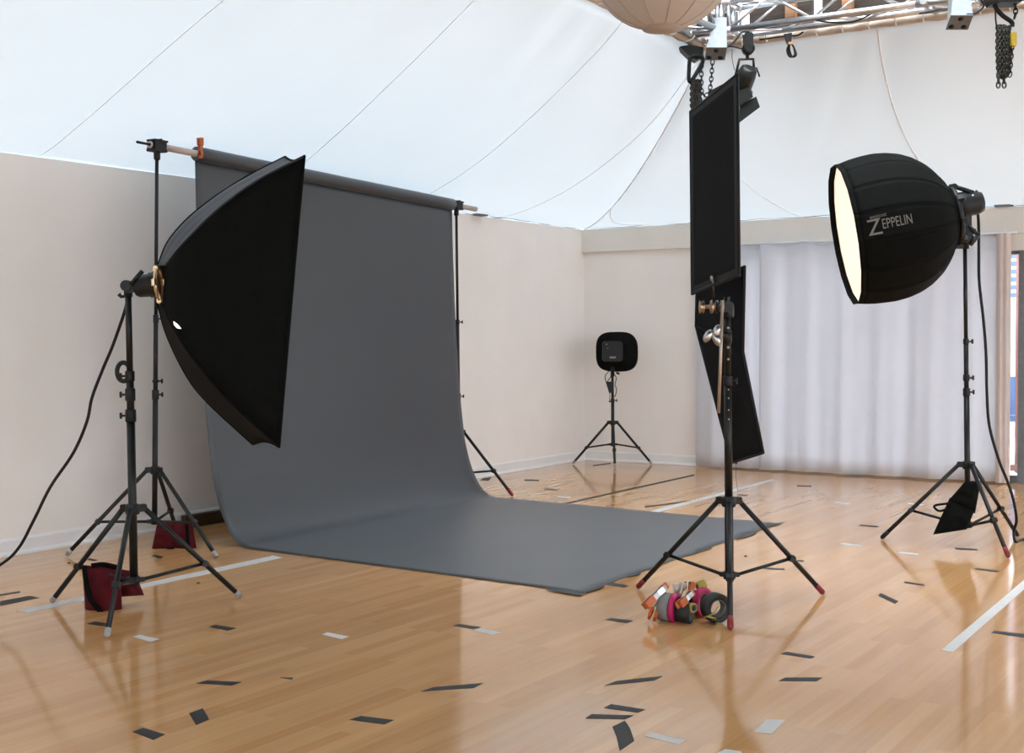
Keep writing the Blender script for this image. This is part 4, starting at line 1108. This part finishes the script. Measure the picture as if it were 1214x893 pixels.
# par lamp with barn doors clamped to the back beam
Dp = depth(on_y(888, 45, YI))
pl = thing('stage_lamp', 'black stage lamp with barn doors clamped to the truss behind the upper flag', 'stage lamp', at(886, 135, Dp))
m = MB(); cP = at(887, 58, Dp); m.lathe(cP - FW * 0.03, FW, [(0, 0.02), (0.005, 0.042), (0.055, 0.042), (0.06, 0.02)], 20); m.box(at(887, 48, Dp), 0.06, 0.06, 0.10, ex=RT, bev=0.01); m.cyl(at(886, 62, Dp), at(886, 71, Dp), 0.012); m.build('truss_clamp', M_metal, pl)
m = MB(); m.tube([at(872, 90, Dp), at(876.5, 70.5, Dp), at(893, 70, Dp), at(894, 84, Dp)], 0.010, 8); m.build('yoke', M_metal, pl)
b0, b1 = at(889, 80, Dp - 0.05), at(875, 111, Dp + 0.08)
ax3 = (b1 - b0).normalized()
m = MB(); m.lathe(b0, ax3, [(0, 0.03), (0.01, 0.055), (0.06, 0.066), (0.12, 0.070), (0.16, 0.072), (0.17, 0.092), (0.19, 0.092)], 24); m.build('lamp_can', M_metal, pl)
m = MB(); m.lathe(b0 + ax3 * 0.19, ax3, [(0, 0.092), (0.008, 0.086)], 24); m.build('lens', M_core, pl)
fc = b0 + ax3 * 0.20; e_a = (RT - ax3 * RT.dot(ax3)).normalized(); e_b = ax3.cross(e_a)
for s_, (ea, eb) in enumerate(((-e_a, e_b),)):
    m = MB(); h0 = fc + ea * 0.092; tip_ = h0 + ax3 * 0.10 + ea * 0.075
    m.prism([h0 - eb * 0.08, h0 + eb * 0.08, tip_ + eb * 0.10, tip_ - eb * 0.10], ea * 0.003); m.build('barn_door', M_metal, pl)
m = MB(); m.prism([at(874, 109, Dp - .04), at(886.5, 103.5, Dp - .04), at(893, 114.5, Dp - .04), at(877, 125, Dp - .04)], FW * 0.10); m.build('gel_frame', M_metal, pl)
m = MB(); m.prism([at(877, 124, Dp), at(896.5, 114.5, Dp), at(901, 127, Dp), at(876, 146, Dp)], FW * 0.004); m.build('barn_door', M_metal, pl)
m = MB(); m.tube([at(894, 82, Dp), at(897, 80.5, Dp), at(900.5, 91, Dp)], 0.0065, 8); m.build('tilt_lever', M_metal, pl)
m = MB(); m.tube(spline([at(868, 58, Dp - .02), at(868, 70, Dp - .02), at(871, 84, Dp - .02)], 5), 0.002, 5); m.build('safety_wire', M_tube, pl)

# cable hank and cables on the beam
Dk = depth(on_y(937, 45, YI))
hk = thing('cable_hank', 'coiled black cable end hanging from the truss beam near the stage lamp', 'cable', at(939, 68, Dk))
m = MB(); m.prism([at(930, 40, Dk), at(939, 39, Dk), at(938, 53, Dk), at(934, 52, Dk)], FW * 0.03); m.build('tie', M_plastic, hk)
m = MB()
for k in range(3):
    a = (k - 1) * 1.6
    m.tube(spline([at(936, 51, Dk + .01 * k), at(934.5 + a, 60, Dk + .01 * k), at(938 + a, 67.5, Dk + .01 * k), at(943 + a * .6, 65, Dk + .01 * k), at(941, 56, Dk + .01 * k), at(937.5, 51, Dk + .01 * k)], 5), 0.006, 6)
m.build('coil', M_tube, hk)
m = MB(); m.box(at(937, 51.5, Dk - 0.01), 0.03, 0.03, 0.015, ex=RT); m.build('orange_tie', M_beamw, hk)
def cable(pts, label, r=0.006):
    m = MB(); m.tube(spline([at(*p) for p in pts], 6), r, 7); return tag(m.build('truss_cable', M_tube), label, 'cable', 'black cables on the truss')
Dx = Dp - 0.06
cable([(846, 58, Dx + .1), (858, 57, Dx), (868, 52, Dx), (875, 44, Dx), (880, 38, Dx), (888, 37.5, Dx)], 'black cable draped from the truss corner up to the back beam')
cable([(840, 56, Dx + .15), (852, 58, Dx + .05), (866, 55, Dx), (880, 58, Dx)], 'black cable lying along the underside of the truss corner')
cable([(900, 47, Dx + .1), (930, 43, Dx + .05), (945, 42, Dx), (952, 38, Dx - .05)], 'black cable taped under the back beam above the cable hank')
cable([(968, 24, Dx - .2), (985, 26.5, Dx - .25), (1010, 26, Dx - .3), (1030, 18, Dx - .3), (1044, 7, Dx - .35)], 'black cable sagging across the side of the back beam')
cable([(1146, 17, Dh - .1), (1156, 16, Dh - .1), (1166, 8, Dh - .1), (1163, 0, Dh - .1), (1158, -4, Dh - .1)], 'looped black cable at the truss joint by the top right')
cable([(1090, 16, Dh + .1), (1102, 14, Dh + .1), (1112, 12, Dh + .1)], 'short black cable piece between the two lower chords')

# ------------------------------------------------------------------ floor marks
def poly_floor(px, z=0.0006, th=0.0008):
    P = [plane_z(u, v, z) for u, v in px]; m = MB(); m.prism(P, UPZ * th); return m
def tape(px, label, black=True, name='floor_tape', z=0.0006):
    m = poly_floor(px, z); return tag(m.build(name, M_tape_b if black else M_tape_w), label, 'floor tape' if name == 'floor_tape' else 'court line', 'black floor tape marks' if black else 'white floor marks')
def thin(u0, v0, u1, v1, w, label, black=True, **k):
    return tape([(u0, v0), (u1, v1), (u1, v1 + w), (u0, v0 + w)], label, black, **k)
# long court lines
tape([(19, 724.5), (33, 727), (335, 661.5), (324, 659)], 'long white line passing behind the red sandbag on the left to the paper edge', False, 'court_line')
tape([(770, 606.3), (779, 608), (920, 569.5), (915, 568)], 'long white line on the floor behind the centre stand', False, 'court_line')
tape([(1116, 771), (1130, 773.5), (1290, 632), (1282, 630)], 'long broad white line running diagonally below the right stand', False, 'court_line')
tape([(0, 713), (35, 706.5), (47, 709), (0, 718.5)], 'long black tape at the far left edge beside the white line')
thin(0, 705, 24, 701, 1.6, 'thin dark strip just above the long tape at the left edge')
tape([(103, 740), (112, 737), (128, 739.5), (126, 743)], 'short black tape under the front leg of the left stand')
tape([(157, 755), (166, 753), (189, 758), (178, 761)], 'short white tape right of the front foot of the left stand', False)
tape([(248, 743.5), (256, 741), (280, 745), (270, 748)], 'short black tape below the right foot of the left stand')
tape([(382, 752.5), (388, 750), (414, 755), (405, 758)], 'lone short white tape below the near edge of the paper', False)
tape([(232.5, 810.5), (246, 807), (286.5, 809), (275, 813)], 'slim slanted black tape above the small black square')
tape([(332, 803.5), (348, 803.5), (346, 806), (339, 805)], 'tiny black tape scrap right of the slim slanted tape')
tape([(224, 846), (240.5, 840), (248, 853), (232.5, 860)], 'small black tape square at the lower left')
tape([(157, 868), (169.5, 863), (195.5, 871), (182, 877.5)], 'black tape piece below and left of the small black square')
tape([(414, 853.7), (428, 849), (467, 854), (456, 859)], 'black tape at the bottom of the picture left of centre')
tape([(537, 742), (545, 740), (570, 743.7), (561, 746)], 'black tape touching the corner of a white tape below the paper')
tape([(560.5, 748), (570, 745.2), (594, 750), (584.5, 753)], 'white tape touching the corner of a black tape below the paper', False)
tape([(499, 820), (514, 815), (573, 810), (561, 816)], 'long slanted black tape with pointed ends at the lower middle')
tape([(717, 735), (724.5, 733), (750.6, 736), (743, 739)], 'short black tape left of the pile of tape rolls')
tape([(717, 813), (731, 807.6), (785.5, 801.7), (775.6, 807)], 'slanted grey black tape below the pile of tape rolls')
tape([(716, 839.5), (724.5, 835), (765, 841.5), (756, 845)], 'upper one of two stacked black tapes above the curved square')
tape([(694, 852), (701.5, 847), (751, 848.5), (741, 853)], 'lower one of two stacked black tapes just above the curved square')
tape([(726, 862), (741, 854.7), (747, 864), (752, 878.5), (734.5, 890.6), (731, 874)], 'curved dark tape square at the bottom edge')
tape([(763.6, 872.7), (772, 869), (813.7, 878), (805, 883)], 'white tape right of the curved dark square', False)
tape([(894, 868), (909, 853), (931, 854), (915, 870.5)], 'wide white tape parallelogram below the centre stand', False)
tape([(851, 893), (860, 888.5), (878, 891), (882, 896), (862, 900)], 'white tape cut off by the bottom edge', False)
tape([(923, 807.6), (931, 803.6), (975, 803.6), (968, 808)], 'lower black tape right of the front foot of the centre stand')
tape([(925.5, 775.5), (933, 773), (966, 778.5), (961.5, 781)], 'upper black tape right of the front foot of the centre stand')
tape([(1041, 706.4), (1044, 703.3), (1065, 713), (1061, 716)], 'dark tape tilted downhill between the centre and right stands')
tape([(1175, 750.4), (1179, 748), (1225, 753), (1220, 757)], 'black tape at the right edge beside the broad white line')
thin(1072, 689.5, 1096, 693, 1.8, 'thin dark strip just right of the tilted dark tape')
tape([(989, 596.5), (990.5, 595.3), (1007.6, 596.8), (1005.6, 598.5)], 'small white tape nearest to the curtain of three between the stands', False)
tape([(995, 645.5), (998.5, 644), (1022, 646.5), (1019.6, 648.5)], 'small white tape left of the left foot of the right stand', False)
tape([(1063, 656), (1066.7, 654.4), (1090, 656.6), (1088, 658.5)], 'small white tape just below the black hanging sandbag', False)
tape([(1076, 597.5), (1078, 596.8), (1097, 598.3), (1095, 599.8)], 'faint white tape behind the left leg of the right stand', False)
tape([(1018.6, 623.5), (1021, 622.3), (1042, 624), (1041, 625.3)], 'small dark tape left of the right stand leg tip')
thin(945, 575.5, 962, 576, 1.3, 'thin dark dash on the floor beside the end of the middle white line')
thin(1005, 563.5, 1018, 564.5, 1.3, 'thin dark dash close to the curtain hem')
tape([(1155, 675), (1158, 673.8), (1185, 677), (1182, 678.5)], 'dark tape left of the red tipped foot of the right stand')
thin(1132, 649.5, 1159, 651, 1.8, 'faint dark dash under the brace of the right stand')
thin(911, 553.5, 921, 555, 1.4, 'tiny dark dash at the curtain hem right of the flags')
thin(905, 673, 930, 674.5, 1.6, 'thin dark dash under the right leg of the centre stand')
thin(936, 664, 953, 664.5, 1.6, 'thin dark dash beside the right leg of the centre stand')
thin(665, 597.5, 823, 562.5, 1.6, 'long thin dark line on the floor below the corner stand')
thin(764, 600.5, 823, 593, 1.5, 'thin dark line just above the middle white line')
thin(823, 593, 836, 589.5, 1.2, 'short dark line continuing behind the centre pole')
tape([(569, 569.5), (573, 567), (583, 566), (579, 570)], 'dark tape behind the paper under the far stand leg')
thin(622, 568.5, 639, 569, 1.4, 'dark dash on the floor right of the far stand leg')
thin(645, 579, 661, 580.5, 1.5, 'dark dash between the paper and the corner stand')
tape([(659, 589.3), (662, 588.3), (677, 589.3), (674, 591.3)], 'small white tape just behind the far edge of the paper', False)
thin(703, 551.5, 724, 548.8, 1.2, 'thin dark line under the corner stand by the baseboard')
thin(874, 585.8, 886, 587, 1.4, 'short dark dash right of the centre pole')
tape([(102, 663.5), (106, 662.3), (116, 664), (112, 665.3)], 'tiny dark tape beside the left foot of the backdrop stand')
tape([(179, 659.5), (184, 657.8), (194, 660.5), (190, 662.5)], 'dark tape scrap under the red sandbag by the wall')
for i, (px, lb) in enumerate([((82, 668), 'dark speck'), ((235, 692), 'crumb'), ((884, 660), 'speck')]):
    u, v = px; p = floor(u, v); m = MB()
    m.lathe(p, UPZ, [(0, 0.010), (0.004, 0.009), (0.008, 0.003)], 9)
    tag(m.build('debris', M_dirt), ['dark crumb on the floor below the left foot of the backdrop stand', 'dark crumb on the floor between the left stand and the paper', 'tiny dark crumb between the paper and the right leg of the centre stand'][i], 'crumb')
# tapes holding down the paper
PT = [([(647, 699.5), (653, 698), (693, 703), (688, 706.5)], 'dark tape along the near corner edge of the paper'),
      ([(691, 703.8), (695, 699.5), (717, 692.5), (716, 696.5)], 'dark tape on the paper end beside its near corner'),
      ([(742, 684.5), (748, 679.5), (761, 676.5), (758, 681)], 'dark tape on the paper end left of the centre stand leg'),
      ([(822, 656), (826, 651.5), (846, 645.5), (843, 650)], 'dark tape on the paper end between leg and pole of the centre stand'),
      ([(872, 640.5), (876, 636.5), (898, 629), (896, 633)], 'dark tape on the paper end right of the centre pole'),
      ([(905, 626), (912, 621), (931, 618.6), (922, 622)], 'dark pointed tape at the far tip of the paper')]
for px, lb in PT:
    m = poly_floor(px, 0.0065, 0.0008); tag(m.build('paper_tape', mat('dark_grey_tape', (0.04, 0.04, 0.042), 0.6, 0, 0.2, 30)), lb, 'tape', 'tapes holding the paper')
tape([(719, 693.5), (727, 691), (746, 694.7), (740, 697)], 'loose black tape lying just off the paper end')
# brown skirting board piece lying against the wall behind the paper
bw0, bw1 = on_x(222, 628, XW + 0.06), on_x(275, 618, XW + 0.06)
m = MB(); L_ = 1.25; 
m.box((XW + 0.075, bw0.y + L_ / 2 - 0.05, 0.045), 0.035, L_, 0.09, bev=0.006)
tag(m.build('brown_plank', M_brown), 'dark brown plank on the floor along the left wall behind the paper', 'plank')

# ------------------------------------------------------------------ pile of tape rolls and clamps
gp = 'tape rolls and clamps in the pile by the centre stand'
def roll(label, c, axisv, r, w, mt, r_in=0.038, core=True, second=None):
    a = V(axisv).normalized(); c = V(c)
    t = thing('tape_roll', label, 'tape roll', c - UPZ * r, gp)
    m = MB(); m.lathe(c - a * w / 2, a, [(0, r_in + .003), (0, r - .002), (.002, r), (w - .002, r), (w, r - .002), (w, r_in + .003), (0, r_in + .003)], 40, caps=False); m.build('tape', mt, t)
    m = MB(); m.lathe(c - a * w / 2, a, [(-.001, r_in), (-.001, r_in + .0035), (w + .001, r_in + .0035), (w + .001, r_in), (-.001, r_in)], 36, caps=False); m.build('core', M_core, t)
    return t
Dq = depth(floor(800, 737))
pa = (RT * 0.86 - FW * 0.45 + UPZ * -0.06).normalized()       # axis the rolls are strung on
g0 = at(790, 712, Dq + 0.02); g0.z = 0.064
roll('wide grey gaffer tape roll in the pile', g0, pa, 0.064, 0.050, M_tape_g)
roll('thin pink tape roll against the grey roll in the pile', g0 + pa * 0.040 + UPZ * 0.001, pa, 0.065, 0.024, M_pink)
b0_ = g0 + pa * 0.092; b0_.z = 0.047
roll('wide black tape roll next to the pink one in the pile', b0_, pa, 0.047, 0.062, M_tape_b, 0.026)
p2 = at(833, 713, Dq + 0.10); p2.z = 0.068
roll('pink tape roll at the back right of the pile', p2, (RT * 0.75 - FW * 0.66), 0.068, 0.026, M_pink)
k2 = at(848.5, 717, Dq - 0.02); k2.z = 0.067
roll('big black tape roll standing beside the centre pole', k2, (RT * 0.30 + FW * -0.95), 0.067, 0.050, M_tape_b, 0.036)
o2 = at(821, 717, Dq - 0.05); o2.z = 0.072
roll('small olive yellow tape roll lying on the black roll', o2, (RT * 0.5 - FW * 0.8 + UPZ * 0.1), 0.022, 0.022, M_olive, 0.012)
o3 = at(831, 694, Dq + 0.12)
roll('olive yellow tape roll on top of the pile', o3, (RT * 0.9 + UPZ * 0.3 + FW * 0.3), 0.022, 0.040, M_olive, 0.012)
# clamps
def clamp_px(label, u0, v0, u1, v1, D0, D1, e, size=0.8, op=0.1, tips=None):
    a, b = at(u0, v0, D0), at(u1, v1, D1)
    a.z = max(a.z, 0.014); b.z = max(b.z, 0.014)
    return spring_clamp(label, a, b - a, e, (b - a).length / 0.15 if size is None else size, op, gp, tips=tips)
clamp_px('orange tipped metal clamp leaning on the left of the grey roll', 790, 694, 766, 718, Dq + 0.03, Dq - 0.04, FW, None, -0.1)
clamp_px('orange handled clamp lying lowest at the left end of the pile', 784, 706, 773, 732, Dq + 0.06, Dq - 0.03, RT, None, -0.1)
clamp_px('silver clamp leaning over the top of the pile behind the grey roll', 803, 715, 810, 692, Dq + 0.10, Dq + 0.10, RT, None, -0.1, M_chrome)
clamp_px('silver clamp with orange grip standing in the middle of the pile', 812, 716, 822, 692, Dq + 0.08, Dq + 0.10, FW, None, 0.0)
clamp_px('steel clamp lying across the middle of the pile over the pink roll', 821, 702, 806, 717, Dq + 0.04, Dq - 0.07, FW, None, -0.1)
clamp_px('silver clamp sticking up near the olive roll', 815, 712, 815, 691, Dq + 0.13, Dq + 0.15, RT, None, 0.0, M_chain)
clamp_px('steel clamp standing between the grey roll and the far pink roll', 804, 716, 801, 693, Dq + 0.15, Dq + 0.17, FW, None, -0.1, M_chrome)
p4 = at(825, 718, Dq + 0.17); p4.z = 0.055
roll('dark tape roll hidden at the back of the pile', p4, (RT * 0.8 - FW * 0.5), 0.055, 0.05, M_tape_b, 0.03)
m = MB(); P = spline([k2 - FW * 0.07 + UPZ * 0.02 - RT * 0.0, at(845, 728, Dq - 0.1), at(838, 731, Dq - 0.12), floor(828, 737) + UPZ * 0.01, floor(818, 738) + UPZ * 0.006], 6)
rows = []
for i, p in enumerate(P): rows.append([p - UPZ * 0.001 - RT * 0.004 + FW * -0.008, p + RT * 0.004 + FW * 0.010])
m.grid(rows)
P = spline([at(838, 731, Dq - 0.12), at(845, 733, Dq - 0.13), floor(848, 737.5) + UPZ * 0.006, floor(851, 741) + UPZ * 0.004], 5)
m.grid([[p - RT * 0.010, p + RT * 0.010] for p in P])
tag(m.build('webbing_strap', M_olive, solid=0.003), 'olive yellow webbing strap trailing in front of the black tape roll', 'strap', None)

# red tape band on the red tipped foot of the right stand
best = None
for ob in stG.children:
    if ob.name.startswith('leg'):
        for ch in ob.children:
            c_ = sum((V(v.co) for v in ch.data.vertices), V()) / len(ch.data.vertices) + V(stG['_w'])
            if abs(proj(c_)[0] - 1195) < 8: ch.data.materials[0] = M_redtape

# ------------------------------------------------------------------ camera, light, view
cam = bpy.data.cameras.new('camera'); co = bpy.data.objects.new('camera', cam); COL.objects.link(co)
cam.sensor_fit = 'HORIZONTAL'; cam.sensor_width = 36.0; cam.lens = 36.0 * FPX / 1214.0; cam.clip_start = 0.05
co.matrix_world = Matrix(((C_R.x, C_U.x, -_f.x, 0), (C_R.y, C_U.y, -_f.y, 0), (C_R.z, C_U.z, -_f.z, CAMH), (0, 0, 0, 1)))
SC.camera = co

w = bpy.data.worlds.new('overcast_sky'); SC.world = w; w.use_nodes = True
nt = w.node_tree; bg = nt.nodes['Background']
tc = nt.nodes.new('ShaderNodeTexCoord'); sx = nt.nodes.new('ShaderNodeSeparateXYZ'); nt.links.new(tc.outputs['Generated'], sx.inputs[0])
rp = nt.nodes.new('ShaderNodeValToRGB'); rp.color_ramp.elements[0].position = 0.0; rp.color_ramp.elements[0].color = (0.74, 0.82, 0.92, 1)
rp.color_ramp.elements[1].position = 0.6; rp.color_ramp.elements[1].color = (0.86, 0.94, 1.0, 1)
nt.links.new(sx.outputs['Z'], rp.inputs[0]); mr = nt.nodes.new('ShaderNodeMapRange'); mr.inputs[1].default_value = -1; mr.inputs[2].default_value = 1; mr.inputs[3].default_value = 1.95; mr.inputs[4].default_value = 0.14
dp = nt.nodes.new('ShaderNodeVectorMath'); dp.operation = 'DOT_PRODUCT'; dp.inputs[1].default_value = (0.33, 0.94, 0)
nt.links.new(tc.outputs['Generated'], dp.inputs[0]); nt.links.new(dp.outputs['Value'], mr.inputs[0])
vm = nt.nodes.new('ShaderNodeVectorMath'); vm.operation = 'SCALE'; nt.links.new(rp.outputs[0], vm.inputs[0]); nt.links.new(mr.outputs[0], vm.inputs['Scale'])
nt.links.new(vm.outputs[0], bg.inputs['Color']); bg.inputs['Strength'].default_value = 10.0

vs = SC.view_settings; vs.view_transform = 'Standard'; vs.look = 'None'; vs.gamma = 1.0; vs.use_curve_mapping = False
vs.exposure = 0.32
SC.display_settings.display_device = 'sRGB'
cy = SC.cycles
cy.use_denoising = True; cy.max_bounces = 8; cy.diffuse_bounces = 5; cy.glossy_bounces = 4; cy.transmission_bounces = 6; cy.transparent_max_bounces = 8
cy.sample_clamp_indirect = 6.0
for o in bpy.data.objects:
    if '_w' in o.keys(): del o['_w']
